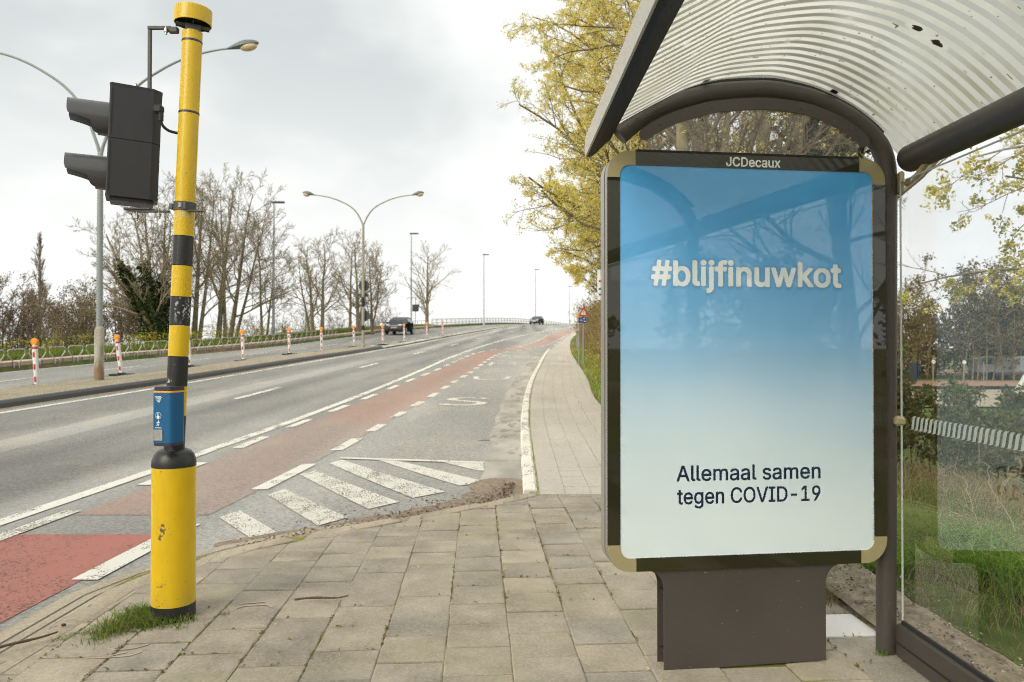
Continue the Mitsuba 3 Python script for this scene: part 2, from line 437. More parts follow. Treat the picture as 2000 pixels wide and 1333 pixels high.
# ------------------------------------------------------------------ the lie of the land
zk = np.array([(-300, -.1), (4, -.06), (8, -.05), (12, .04), (16, .2), (20, .40), (24, .58), (31, .9), (37, 1.15), (46, 1.56), (57, 2.15), (66, 2.6), (98, 4.15), (130, 5.6), (150, 6.3), (175, 6.6), (210, 6.5), (260, 5.5), (400, 2)])
zr = PchipInterpolator(zk[:, 0], zk[:, 1])          # height of the carriageway


def cv(pts):
    pts = np.array(pts)
    return PchipInterpolator(pts[:, 0], pts[:, 1])


FAR = lambda a, b, c, d: [(130, a), (160, b), (190, c), (300, d)]
xS = cv([(-60, -6), (0, -4.4), (6.3, -4.28), (10, -4.2), (14, -3.93), (20.3, -3.42), (26.5, -3.08), (35.5, -2.65), (46, -1.82), (55, -.6), (68, 1.4), (85, 4.4), (104.5, 8.5)] + FAR(14.5, 23, 33, 85))
xL = cv([(-60, -5.6), (0, -4.0), (6.7, -3.93), (11, -3.85), (13.3, -3.74), (15.3, -3.56), (19.3, -3.16), (22.5, -2.9), (25.6, -2.63), (29.6, -2.38), (33.2, -2.16), (37.5, -1.85), (41.5, -.95), (44.8, .3), (52.4, 1.64), (65, 3.1), (80.7, 5.3), (104, 10)] + FAR(16, 24.5, 34.5, 87))
xR = cv([(-60, -4.2), (0, -2.75), (6.3, -2.66), (8.3, -2.57), (10.8, -2.4), (13, -2.27), (15, -2.13), (16.7, -1.99), (18.4, -1.84), (21.8, -1.6), (25.1, -1.36), (30.6, -1.06), (36, -.75), (38.5, -.4), (40.4, .25), (43.7, 1.3), (48.2, 2.3), (59.2, 3.9), (78.6, 6.6), (104, 11.6)] + FAR(17.6, 26, 36, 88.5))
xD = cv([(-60, -9), (0, -7), (10, -6.8), (18.3, -6.2), (27.6, -5.42), (38, -4.75), (47, -3.85), (57.3, -2.55), (71.8, -.9), (85.4, 1.1), (97.2, 3.4)] + FAR(10.5, 18.5, 28, 80))
xM = cv([(-60, -13), (0, -11), (14.9, -9.97), (19, -9.3), (25.8, -8.55), (34.4, -7.75), (42, -7.1), (48.7, -6.3), (58.8, -5.1), (74.7, -3.3), (100.8, -.6), (110, 1.3)] + FAR(5.2, 12.5, 22, 74))
xK = cv([(-60, -13.4), (0, -11.4), (15.6, -10.45), (20.7, -9.55), (27, -8.9), (36.7, -7.95), (43.3, -7.35), (55, -6), (68.7, -4.6), (100, -1.2), (110, .8)] + FAR(4.8, 12.1, 21.6, 73.6))
xML = cv([(-60, -15.1), (0, -13.1), (18.1, -12.1), (20.8, -11.45), (23, -11), (31.7, -10.0), (40.8, -8.85), (55, -7.2), (68.7, -5.5), (100, -2), (110, .1)] + FAR(4, 11.3, 20.8, 72.8))
xLK = cv([(-60, -22), (0, -18.6), (25, -17), (29.3, -16.4), (33.8, -15.9), (36.5, -15.5), (46.3, -14.4), (60.5, -13.3), (77.4, -12.6), (90.8, -10.9), (106, -7.7)] + FAR(-3, 5, 15, 67))
xKR = cv([(-60, -1.9), (0, -1.9), (4.5, -2.38), (5.3, -1.98), (5.8, -1.52), (6.25, -.92), (6.6, -.5), (6.95, -.12), (7.4, .10), (11.4, .12), (15.5, .21), (19.7, .40), (28, .97), (39.5, 1.85), (52, 3.3), (66, 5.0), (80, 7.3), (104, 12.4)] + FAR(18.4, 26.8, 36.8, 89.3))
xP = cv([(-60, 1.95), (3.9, 1.95), (4.3, 1.80), (7, 1.78), (15.5, 1.80), (21, 2.12), (36, 2.85), (50, 3.9), (66, 5.75), (80, 8.1), (104, 13.8)] + FAR(20, 28.5, 38.5, 91))


def zs(Y):                                          # height of the footpath
    t = np.clip((Y - 7) / 4, 0, 1)
    return zr(Y) + .055 + .055 * t * t * (3 - 2 * t)


def sst(a, b, x):
    t = np.clip((x - a) / (b - a), 0, 1)
    return t * t * (3 - 2 * t)


def zt(X, Y):                                       # height of the open ground
    Y = np.asarray(Y, float)
    X = np.asarray(X, float)
    dl, drr = xLK(np.clip(Y, -60, 300)) - X, X - xP(np.clip(Y, -60, 300))
    Yc = np.clip(Y, -60, 300)
    zl = zr(Yc) + .27 - sst(3, 22, dl) * (zr(Yc) + .97)
    zrr = zs(Yc) + .02 - sst(1.2, 8.5, drr) * (zs(Yc) + 1.2)
    return np.where(dl > .1, zl, np.where(drr > 0, zrr, zr(Yc) - .3))


def ribbon(fa, fb, Ys, dz, ncross=1, zf=zr):
    """sheet between the curves fa and fb"""
    s = np.linspace(0, 1, ncross + 1)
    A, B = fa(Ys), fb(Ys)
    V = np.stack([A[:, None] * (1 - s) + B[:, None] * s, np.repeat(Ys[:, None], ncross + 1, 1), np.repeat(zf(Ys)[:, None] + dz, ncross + 1, 1)], -1)
    n, m = V.shape[:2]
    i, j = np.meshgrid(np.arange(n - 1), np.arange(m - 1), indexing='ij')
    q = np.stack([i * m + j, i * m + j + 1, (i + 1) * m + j + 1, (i + 1) * m + j], -1).reshape(-1, 4)
    return TM(V.reshape(-1, 3), q)


def off(f, d):
    return lambda Y: f(Y) + d


def line(f, w, Y0, Y1, dz, n=None):
    Ys = np.linspace(Y0, Y1, n or max(2, int((Y1 - Y0) / 1.5) + 2))
    return ribbon(off(f, -w / 2), off(f, w / 2), Ys, dz)


def drape(poly, dz, zf=zr, seg=.5):
    """a flat shape (shapely, plan view) laid on the ground with a few millimetres of its own"""
    poly = poly.segmentize(seg)
    out = []
    for g in getattr(poly, 'geoms', [poly]):
        v, f = trimesh.creation.triangulate_polygon(g, engine='earcut')
        v = np.column_stack([v, zf(v[:, 1]) + dz])
        out.append(TM(v, f))
    return cat(out)


YS = np.concatenate([np.arange(-60, 0, 5.), np.arange(0, 12, .5), np.arange(12, 60, 1.), np.arange(60, 301, 2.5)])
# open ground, one sheet out to the horizon
cols = []
Yt = np.concatenate([[-2500, -800, -300, -120], YS, [340, 500, 900, 3000]])
Yc = np.clip(Yt, -60, 300)
for o in (-2500, -700, -200, -90, -50, -35, -25, -20, -16, -12, -9, -7, -5, -3.5, -2.5, -1.6, -1.0, -.6, -.2):
    cols.append(xLK(Yc) + o)
cols += [xLK(Yc) + .3, xK(Yc), xS(Yc), xKR(Yc) + .2]
for o in (-.25, .02, .3, .6, .9, 1.3, 1.8, 2.4, 3, 4, 5, 6, 7, 8, 9, 11, 14, 20, 30, 45, 70, 120, 300, 900, 2500):
    cols.append(xP(Yc) + o)
X = np.stack(cols, 1)
Yg = np.repeat(Yt[:, None], X.shape[1], 1)
Z = zt(X, Yg)
g = meshkit.fbm(np.stack([X * .5, Yg * .5, X * 0], -1), 3)
Z = Z + np.where((X < xLK(Yc)[:, None] - 2.4) | (X > xP(Yc)[:, None] + .5), (g - .5) * .28, 0)
n, m = X.shape
i, j = np.meshgrid(np.arange(n - 1), np.arange(m - 1), indexing='ij')
q = np.stack([i * m + j, i * m + j + 1, (i + 1) * m + j + 1, (i + 1) * m + j], -1).reshape(-1, 4)
put('ground', TM(np.stack([X, Yg, Z], -1).reshape(-1, 3), q), 'terrain', smooth=True, kind='structure', label='open ground with rough grass and bare earth falling away beside the road')
STR = dict(kind='structure')

# ------------------------------------------------------------------ carriageway and its markings
put('road', ribbon(xLK, xKR, YS, 0, 12), 'asphalt', smooth=True, label='grey dual carriageway curving up to the bridge', **STR)
put('road__red_cycle_lane', ribbon(off(xL, .06), off(xR, -.02), np.linspace(-20, 5.92, 40), .004, 2), 'red_lane', label='fresh red cycle lane surface at the crossing')
put('road__worn_cycle_lane', ribbon(off(xL, .1), off(xR, 0), np.linspace(6.6, 110, 120), .004, 3), 'red_worn', label='worn faded red cycle lane further along')
put('road__edge_line', line(xS, .17, -30, 230, .008), 'marking')
put('road__median_line', line(xM, .17, -30, 230, .008), 'marking')
put('road__left_edge_line', line(off(xLK, .35), .14, -30, 230, .008), 'marking_worn')
for Y0 in [5.2 - 12.5, 5.2] + [17.1 + 9.9 * k for k in range(17)]:
    put('road__lane_dash', line(xD, .16, Y0, Y0 + 2.6, .008, 5), 'marking')
for Y0, Y1 in [(-8, -5), (-3, .5), (3.2, 6.75), (8.0, 8.45), (8.9, 9.45)] + [(10.6 + 2.15 * k, 11.7 + 2.15 * k) for k in range(40)]:
    put('road__cycle_dash', line(xL, .15, Y0, Y1, .009, 4), 'marking_worn' if Y0 < 8 else 'marking')
for Y0, Y1 in [(-6, -3.5), (-1.5, 1.0), (2.2, 2.6), (4.75, 6.25), (7.75, 9.35), (10.4, 11.5)] + [(12.3 + 1.75 * k, 13.15 + 1.75 * k) for k in range(48)]:
    put('road__cycle_dash', line(xR, .17, Y0, Y1, .009, 4), 'marking')
for f, w, st, ln in ((off(xML, -.55), .13, 2.6, 1.2), (lambda Y: xLK(Y) * .55 + xML(Y) * .45, .13, 5.2, 2.6)):
    for k in range(34):
        Y0 = 15 + k * st
        if Y0 < 125:
            put('road__oncoming_dash', line(f, w, Y0, Y0 + ln, .008, 4), 'marking')


def gpt(px, py):
    """where the sight line through a point of the photo meets the road: used to take the marking plan off the photo"""
    Yq = np.arange(2.5, 60, .01)
    v = 682 + F * (H - zr(Yq)) / Yq
    y = Yq[np.argmax(v <= py)]
    return ((px - 1000) / F * y, y)


HATCH = [[(-3.05 + .62, 5.62), (-2.42, 5.86), (-1.88, 5.66), (-2.1, 5.52)]]
for pl in ([(430, 1012), (470, 998), (545, 1043), (492, 1053)], [(524, 968), (556, 956), (680, 1012), (622, 1028)], [(586, 928), (616, 920), (780, 982), (720, 996)], [(644, 906), (668, 899), (870, 962), (806, 974)],
           [(740, 900), (776, 900.5), (948, 942), (898, 950)], [(862, 903), (944, 905), (946, 921), (930, 920)]):
    put('road__hatch_stripe', drape(Polygon([gpt(*p) for p in pl]), .008), 'marking_worn')
put('road__bay_end_line', drape(LineString([gpt(664, 896), gpt(946, 905)]).buffer(.055, cap_style='flat'), .012), 'marking')
put('road__bay_end_line', drape(LineString([(-.55, 36.2), (.85, 33.6)]).buffer(.12, cap_style='flat'), .008), 'marking_worn')
put('road__bay_end_line', drape(LineString([(-.75, 35), (.6, 32.6)]).buffer(.08, cap_style='flat'), .008), 'marking_worn')
# BUS, one letter above the other, stretched along the lane
def paint(strokes, w, px, py, dirx=.03):
    ox, oy = gpt(px, py)
    s = unary_union([LineString(a).buffer(w, cap_style='flat', join_style='round') for a in strokes])
    s = affinity.affine_transform(s, [1, dirx, 0, .66, ox, oy])
    return drape(s, .008)


def arc(cx, cy, rx, ry, a0, a1, n=14):
    return [(cx + rx * math.cos(math.radians(a)), cy + ry * math.sin(math.radians(a))) for a in np.linspace(a0, a1, n)]


S_ = arc(.24, 1.98, .22, .46, 10, 250, 16)[:0] + [(.92, 1.92), (.75, 2.12), (.45, 2.16), (.2, 2.05), (.13, 1.72), (.3, 1.4), (.7, 1.05), (.88, .75), (.82, .35), (.55, .12), (.2, .18), (.05, .45)]
put('road__lettering', paint([smooth_path(S_, 40).tolist()], .11, 857, 793), 'marking', label='worn white letter S of BUS painted in the bay')
put('road__lettering', paint([smooth_path([(.02, 2.0), (.05, 1.0), (.2, .3), (.55, .1), (.85, .3), (1.0, 1.0), (1.02, 2.0)], 30).tolist()], .08, 922, 743), 'marking_worn', label='worn white letter U of BUS painted in the bay')
put('road__lettering', paint([[(.02, 0), (.02, 2.6)], smooth_path([(0, 0.08), (.75, .1), (1.0, .6), (.7, 1.25), (0, 1.3)], 20).tolist(), smooth_path([(0, 1.3), (.65, 1.35), (.92, 1.9), (.6, 2.5), (0, 2.55)], 20).tolist()], .08, 955, 714), 'marking_worn', label='worn white letter B of BUS painted in the bay')
# central reservation: dark kerb, pale top
prof = [(xK, 0.0), (off(xK, -.02), .10), (off(xK, -.07), .15), (off(xK, -.14), .16)]
Ym = np.concatenate([np.arange(-40, 44, 1.0)])
strips = [ribbon(prof[k][0], prof[k + 1][0], Ym, 0) for k in range(3)]
for k, s in enumerate(strips):
    v = s.vertices.copy()
    v[0::2, 2] += prof[k][1]
    v[1::2, 2] += prof[k + 1][1]
    s.vertices = v
s = ribbon(off(xK, -.14), xML, Ym, .16, 3)

put('median', s, 'median', label='pale concrete top of the central reservation', **STR)
k = ribbon(xML, off(xML, -.001), Ym, 0)
v = k.vertices.copy(); v[0::2, 2] += .16; k.vertices = v
put('median__back_kerb', k, 'median')
put('median__dark_kerb', cat(strips), 'clampgrey', smooth=True, label='dark dirty kerb face of the central reservation')
Ym2 = np.arange(43, 231, 1.5)
put('median__low_kerb', ribbon(off(xK, .05), off(xK, -.75), Ym2, .06, 2), 'concrete', label='low pale kerb where the reservation narrows')
put('median__sand', ribbon(off(xK, .16), off(xK, -.01), np.arange(-40, 60, 1.0), .005), 'soil')
# left footway strip and kerb
put('left_footway', ribbon(off(xLK, -.9), off(xLK, -.30), YS, .29, 2), 'pink', label='narrow strip behind the raised left kerb', **STR)
for Y0 in np.arange(16, 96, 1.0):
    fa = ribbon(off(xLK, -.10), off(xLK, -.105), np.array([Y0, Y0 + .97]), 0)
    v = fa.vertices.copy(); v[0::2, 2] += .0; v[1::2, 2] += .29; fa.vertices = v
    fb = ribbon(off(xLK, -.105), off(xLK, -.125), np.array([Y0, Y0 + .97]), .29)
    v = fb.vertices.copy(); v[1::2, 2] += .012; fb.vertices = v
    fc = ribbon(off(xLK, -.125), off(xLK, -.31), np.array([Y0, Y0 + .97]), .302)
    put('left_footway__kerb_block', cat([fa, fb, fc]), 'pink')
put('left_footway__kerb_core', cat([ribbon(off(xLK, -.12), off(xLK, -.3), YS, .28), ribbon(off(xLK, -.112), off(xLK, -.1121), YS, .15)]), 'clampgrey')
put('left_footway__gutter', ribbon(off(xLK, -.10), off(xLK, .05), YS, .005), 'clampgrey', label='dark dirty gutter at the foot of the left kerb')

# ------------------------------------------------------------------ footpath, slabs, kerbs
RNG = np.random.default_rng(7)
yt = np.concatenate([np.arange(-6, 7.35, .15)])
put('sidewalk', ribbon(off(xKR, 0.02), xP, yt, -.004, 6, lambda Y: zs(Y)), 'joint', label='pavement of square grey concrete slabs with mossy joints', **STR)
LEFT = [(-2.2, 1.2), (-2.2, 4.4), (-2.1, 4.75), (-1.8, 5.28), (-1.33, 5.75), (-.76, 6.2), (-.44, 6.5), (-.09, 6.8), (.25, 7.18), (.25, 7.24)]
REGION = Polygon(LEFT + [(1.78, 7.24), (1.80, 4.32), (1.95, 4.0), (1.95, 1.2)]).buffer(0)
FOOT = Point(-1.775, 3.96).buffer(.125, 24)
HOLE = unary_union([FOOT, Polygon([(.661, 3.302), (1.406, 3.396), (1.395, 3.484), (.65, 3.388)])])
U2, V2 = np.array([1, .07]), np.array([-.045, 1.0])
P0 = np.array([0.0, 3.42])
TS = .3035
slab_n = 0


def slab(poly, z, mat, th=.03, ch=.005, tilt=(0, 0), key='sidewalk__slab', **lab):
    poly = poly.simplify(.004)
    inner = poly.buffer(-ch, join_style='mitre')
    if inner.is_empty or inner.geom_type != 'Polygon' or len(inner.interiors):
        return False
    outer = np.array(poly.exterior.coords)[:-1]
    inn = np.array(inner.exterior.coords)[:-1]
    c = outer.mean(0)
    zf = lambda v: z + (v[:, 0] - c[0]) * tilt[0] + (v[:, 1] - c[1]) * tilt[1]
    if len(inn) != len(outer):
        m = extrude(poly, th)
        v = m.vertices.copy(); v[:, 2] += zf(v) - th; m.vertices = v
    else:
        n = len(outer)
        sh = np.argmin(np.linalg.norm(inn - outer[0], axis=1))
        inn = np.roll(inn, -sh, axis=0)
        if np.sign(shapely.LinearRing(inn).is_ccw - .5) != np.sign(shapely.LinearRing(outer).is_ccw - .5):
            inn = np.roll(inn[::-1], 1, axis=0)
        V = np.vstack([np.column_stack([outer, zf(outer) - th]), np.column_stack([outer, zf(outer) - .0035]), np.column_stack([inn, zf(inn)])])
        q = [(a * n + b, a * n + (b + 1) % n, (a + 1) * n + (b + 1) % n, (a + 1) * n + b) for a in (0, 1) for b in range(n)]
        tri = [t for a, b, cc, d in q for t in ((a, b, cc), (a, cc, d))]
        cc = np.append(inn.mean(0), 0)[None]
        cc[0, 2] = zf(cc)[0]
        V = np.vstack([V, cc])
        tri += [(2 * n + b, 2 * n + (b + 1) % n, 3 * n) for b in range(n)]
        m = trimesh.Trimesh(V, np.array(tri), process=False)
        m.fix_normals()
    put(key, m, mat, **lab)
    return True


shapely.prepare(REGION)
for c in range(-9, 9):
    for r in range(-9, 14):
        a = P0 + c * TS * U2 + (r + .5 * (c % 2)) * TS * V2
        jit = lambda: RNG.normal(0, .0018, 2)
        co = [a + np.array([.0015, .003]) + jit(), a + TS * U2 + np.array([-.0022, .003]) + jit(), a + TS * U2 + TS * V2 + np.array([-.0022, -.0045]) + jit(), a + TS * V2 + np.array([.0015, -.0045]) + jit()]
        q = Polygon(co).intersection(REGION).difference(HOLE)
        cy = a[1] + .15
        if cy < 2.35 or cy > 7.3:
            continue
        for gq in getattr(q, 'geoms', [q]):
            if gq.geom_type != 'Polygon' or gq.area < .004:
                continue
            white = abs(gq.centroid.x - 1.70) < .14 and abs(gq.centroid.y - 3.70) < .15 and gq.area > .05
            dark = gq.centroid.x > .9 and gq.centroid.y < 3.4
            z = float(zs(np.array(min(gq.centroid.y, 7)))) + .003 + RNG.normal(0, .0022)
            if white:
                slab(gq, z + .004, 'palewhite', tilt=(0, 0), label='one pale white slab beside the shelter post')
            else:
                slab(gq, z, f'tile{RNG.choice(4, p=[.4, .3, .15, .15])}', tilt=RNG.normal(0, .006, 2), ch=.004 + abs(RNG.normal(0, .002)))
# small pavers on the path beyond, too small to pick apart singly
pv = []
Yp = 7.27
r = 0
while Yp < 34:
    for c in range(12):
        x0 = float(xKR(Yp + .1)) + .17 + c * .252
        x1 = min(x0 + .246, float(xP(Yp)) - .02)
        if x1 - x0 < .05:
            continue
        sx = (.09 if Yp < 12 else 0)
        zz = [float(zs(np.array(Yp))) + RNG.normal(0, .0012), float(zs(np.array(Yp + .176)))]
        dx = float(xKR(Yp + .286) - xKR(Yp + .1))
        V = np.array([[x0, Yp, zz[0]], [x1, Yp, zz[0]], [x1 + dx, Yp + .174, zz[1]], [x0 + dx, Yp + .174, zz[1]]])
        W = V.copy(); W[:, 2] -= .02
        pv.append(TM(np.vstack([W, V]), [(4, 5, 6, 7), (0, 1, 5, 4), (1, 2, 6, 5), (2, 3, 7, 6), (3, 0, 4, 7)]))
    Yp += .18
put('footpath', ribbon(off(xKR, .1), xP, np.concatenate([np.arange(7.24, 60, .5), np.arange(60, 300, 3.)]), -.006, 3, zs), 'joint', label='narrow footpath climbing beside the road', **STR)
put('footpath__paver', cat(pv), 'path', kind='stuff', label='rows of small beige pavers on the path')
put('footpath__far_surface', ribbon(off(xKR, .17), off(xP, -.02), np.concatenate([np.arange(34, 60, .5), np.arange(60, 300, 3.)]), 0, 3, zs), 'path')
# kerb blocks, painted white
Yk = 7.42
while Yk < 40:
    Y1 = min(Yk + .99, 40)
    a, b = (float(xKR(Yk)), float(xKR(Y1)))
    z0, z1 = float(zs(np.array(Yk))), float(zs(np.array(Y1)))
    r0 = RNG.normal(0, .004, 2)
    prof = np.array([[0, -.2], [.012, -.02], [.03, .012], [.13, .012], [.15, -.005], [.15, -.2]])
    V = np.vstack([np.column_stack([a + r0[0] + prof[:, 0], np.full(6, Yk), z0 + prof[:, 1]]), np.column_stack([b + r0[1] + prof[:, 0], np.full(6, Y1 - .012), z1 + prof[:, 1]])])
    q = [(k, k + 1, k + 7, k + 6) for k in range(5)]
    tr = [t for aa, bb, cc, dd in q for t in ((aa, bb, cc), (aa, cc, dd))] + [(0, k + 1, k) for k in range(1, 5)] + [(6, 6 + k, 7 + k) for k in range(1, 5)]
    mm = trimesh.Trimesh(V, tr, process=False); mm.fix_normals()
    put('footpath__kerb_block', mm, 'kerb_paint')
    Yk += 1.0
k = ribbon(off(xKR, 0), off(xKR, .16), np.arange(40, 300, 2.), .012, 1, zs)
put('footpath__far_kerb', k, 'concrete')
# pale gutter slabs in the bus bay
gy = [7.9, 9.6, 11.9, 14.6, 17, 19.6, 22.4, 25.5, 29, 33, 37.5]
for a, b in zip(gy, gy[1:]):
    Yq = np.linspace(a, b - .03, 8)
    put('road__gutter_slab', ribbon(lambda Y: xKR(Y) - .46 + .02 * np.sin(Y * 3), off(xKR, .01), Yq, .006 + RNG.normal(0, .001), 2), 'concrete')
# dropped kerb round the end of the bay and the crossing
inner = LineString(LEFT[:-1])



L = inner.length
for o_ in (.172, .235, .31):
    gl_ = shapely.ops.substring(inner, .3, 4.6).parallel_offset(o_, 'left').buffer(.0045)
    put('sidewalk__kerb_groove', drape(gl_, .0165 if o_ > .172 else .006, zr, .2), 'clampgrey')
pos = 0.0
while pos < L - .1:
    seg = shapely.ops.substring(inner, pos + .004, min(pos + .9, L) - .004)
    b = seg.buffer(.165, cap_style='flat', single_sided=True)
    if b.geom_type == 'Polygon' and b.area > .01:
        z = float(zs(np.array(min(b.centroid.y, 7)))) - .006
        slab(b, z + .008, 'apron', th=.12, ch=.008, tilt=(.03, 0), key='sidewalk__kerb_stone')
    pos += .9

b2 = shapely.ops.substring(inner, 0, 5.2).buffer(.42, cap_style='flat', single_sided=True).difference(inner.buffer(.172, cap_style='flat', single_sided=True))
put('sidewalk__crossing_apron', drape(b2, .012, zr, .2), 'apron', label='cracked concrete strip between red lane and kerb')

# ------------------------------------------------------------------ bus shelter
SX = np.array([-.017, 1.0])                    # the shelter runs almost straight past the camera
sx = lambda x, Y: x - .017 * (Y - 3.5)
YF, YB = 3.5, -1.35
shelter = thing('bus_shelter', 'brown tubular bus shelter with striped barrel roof and clear side panes', 'bus shelter')
SH = shelter + '__'


def arch_pts(Y, x0=.5):
    pts = np.array([(x0, 2.392), (.585, 2.463), (.668, 2.513), (.812, 2.563), (.992, 2.60), (1.17, 2.608), (1.361, 2.577), (1.54, 2.50), (1.66, 2.41), (1.722, 2.33), (1.745, 2.24), (1.748, 2.10)])
    p = smooth_path(np.column_stack([pts[:, 0], pts[:, 0] * 0 + Y, pts[:, 1]]), 46)
    p[:, 0] += -.017 * (Y - 3.5)
    return p


for Y in (YF, 1.45, -.45):
    a = arch_pts(Y)
    b = a[-1]
    foot = np.array([[b[0] - .001 * 0 - (b[2] - z) / 2.1 * .016, Y, z] for z in np.linspace(2.0, 0.0, 9)]) + [0, 0, .005]
    put(SH + 'post_and_arch', tube(np.vstack([a, foot]), .044, 20), 'brown', smooth=50)
    seal = a[:38].copy(); seal[:, 2] += .052; seal[:, 1] += .012
    n_ = np.gradient(a[:38], axis=0); n_ /= np.linalg.norm(n_, axis=1, keepdims=True)
    nn = np.stack([-n_[:, 2], n_[:, 1] * 0, n_[:, 0]], 1)
    seal = a[:38] + nn * .050
    seal[:, 1] += .016
    put(SH + 'roof_seal', tube(seal, .016, 8), 'rubber', smooth=50)
    for u in (13, 29):
        put(SH + 'roof_clip', xf(bx(0, 0, 0, .035, .035, .014, .003), rot(-math.degrees(math.atan2(n_[u, 2], n_[u, 0])), [0, 1, 0]), a[u] + nn[u] * .064 + [0, -.03, 0]), 'rubber')
# barrel roof: one translucent striped sheet
th = np.linspace(0, 1, 64)
base = np.array([(.44, 2.415), (.52, 2.458), (.60, 2.50), (.70, 2.553), (.812, 2.613), (.992, 2.662), (1.17, 2.676), (1.361, 2.642), (1.56, 2.553), (1.70, 2.452), (1.795, 2.365), (1.835, 2.325)])
d = np.r_[0, np.cumsum(np.linalg.norm(np.diff(base, axis=0), axis=1))]
rp = PchipInterpolator(d, base)(th * d[-1])
Yr = np.linspace(YF + .07, YB, 60)
V = np.stack([rp[None, :, 0] - .017 * (Yr[:, None] - 3.5), np.repeat(Yr[:, None], 64, 1), np.repeat(rp[None, :, 1], 60, 0)], -1)
V[..., 2] += (meshkit.noise(V * [3, 2.2, 0], 4) - .5) * .006
i, j = np.meshgrid(np.arange(59), np.arange(63), indexing='ij')
q = np.stack([i * 64 + j, i * 64 + j + 1, (i + 1) * 64 + j + 1, (i + 1) * 64 + j], -1).reshape(-1, 4)
uv = np.stack([np.repeat(((Yr - YB) / .064 / 60)[:, None], 64, 1), np.repeat(th[None], 60, 0)], -1).reshape(-1, 2)
put(SH + 'roof_sheet', TM(V.reshape(-1, 3), q), 'roof', smooth=True, uv=uv, label='translucent barrel roof sheet printed with cream stripes')


def along(poly, Y0, Y1):
    """section (x,z) run along the shelter from Y0 to Y1"""
    m = extrude(Polygon(poly), 1.0)
    v = m.vertices
    Y = Y0 + (Y1 - Y0) * v[:, 2]
    m.vertices = np.column_stack([v[:, 0] - .017 * (Y - 3.5), Y, v[:, 1]])
    m.fix_normals()
    return m


put(SH + 'eaves_beam', along([(.3612, 2.322), (.385, 2.322), (.475, 2.406), (.472, 2.43), (.3625, 2.412)], YB - .02, YF + .10), 'darkbrown', label='slanting dark eaves beam on the road side')
put(SH + 'eaves_fascia', along([(.352, 2.3205), (.3605, 2.3205), (.3605, 2.410), (.352, 2.412)], YB - .02, YF + .10), 'fascia', label='pale grey fascia of the eaves beam')
g0 = np.array([1.83, YF - .05, 2.275])
put(SH + 'gutter_tube', tube(np.array([[1.83 - .017 * (Y - 3.5), Y, 2.275] for Y in np.linspace(YF - .05, YB, 8)]), .062, 24), 'brown', smooth=50)
put(SH + 'gutter_tube_cap', xf(trimesh.creation.icosphere(3, 1.0), np.diag([.0605, .012, .0605, 1]), g0 + [0, .002, 0]), 'brown', smooth=True)
# half-moon pane under the arch and its dark rim
rim = np.array([(.615, 2.389), (.69, 2.437), (.81, 2.484), (.955, 2.518), (1.146, 2.530), (1.337, 2.51), (1.48, 2.46), (1.576, 2.403), (1.628, 2.355)])
rc = smooth_path(rim + [0, .004], 40)
band_ = LineString(rc).buffer(.027, quad_segs=6)


def upright(poly, Y, d, zoff=0):
    m = extrude(poly, d)
    v = m.vertices
    m.vertices = np.column_stack([v[:, 0], Y + v[:, 2], v[:, 1] + zoff])
    m.fix_normals()
    return m


put(SH + 'pane_rim', upright(band_, YF - .035, .012), 'brown', smooth=30)
for u in (3, 12, 27, 36):
    put(SH + 'rim_screw', xf(trimesh.creation.icosphere(2, 1), np.diag([.007, .004, .007, 1]), [rc[u, 0], YF - .036, rc[u, 1]]), 'clampgrey', smooth=True)
pane = Polygon(np.vstack([rc, [(1.56, 2.21)], [(.66, 2.21)]]))
pv_, pf_ = trimesh.creation.triangulate_polygon(pane, engine='earcut')
put(SH + 'half_moon_pane', TM(np.column_stack([pv_[:, 0], pv_[:, 0] * 0 + YF - .018, pv_[:, 1]]), pf_), 'glass', label='half-moon glass pane above the poster case')
# rear wall: panes between base rail and gutter
XP_ = 1.778
for a, b in ((3.44, 1.52), (1.40, -.38)):
    q = np.array([[sx(XP_, a), a, .15], [sx(XP_, b), b, .15], [sx(XP_, b), b, 2.165], [sx(XP_, a), a, 2.165]])
    pk = put(SH + 'side_pane', TM(q, [(0, 1, 2, 3)]), 'glass', label='clear glass side pane with a slanted stripe band')
    put(SH + 'pane_edge', cat([bx(sx(XP_, a), a, 1.157, .008, .004, 2.01), along([(XP_ - .004, 2.163), (XP_ + .004, 2.163), (XP_ + .004, 2.168), (XP_ - .004, 2.168)], b, a)]), 'bandink')
    st = []
    y = a - .08
    while y > b + .06:
        c = [(0, 0), (.012, .004), (.018, .03), (.024, .055), (.034, .062)]
        w = .0185
        L1 = [(y - p[0] + w / 2, 1.040 + p[1]) for p in c]
        L2 = [(y - p[0] - w / 2, 1.040 + p[1]) for p in c]
        pg = np.array(L1 + L2[::-1])
        tv = np.column_stack([sx(XP_, pg[:, 0]) - .0015, pg[:, 0], pg[:, 1]])
        st.append(TM(tv, [(k, k + 1, 8 - k, 9 - k) for k in range(4)]))
        y -= .0335
    put(SH + 'stripe_band', cat(st), 'bandink', label='band of slanted pale stripes across the pane')
put(SH + 'base_rail', along([(1.752, .005), (1.80, .005), (1.80, .135), (1.79, .148), (1.765, .148), (1.755, .140)], YB, YF - .05), 'brown')
put(SH + 'base_rail_groove', along([(1.748, .062), (1.7525, .062), (1.7525, .067), (1.748, .067)], YB, YF - .05), 'darkbrown')
put(SH + 'base_rail_gasket', along([(1.770, .146), (1.786, .146), (1.783, .165), (1.773, .165)], YB, YF - .06), 'rubber')
for z in (1.07,):
    put(SH + 'pane_clamp', bx(sx(1.772, 3.44), 3.452, z, .05, .045, .045, .012), 'gold', smooth=20)
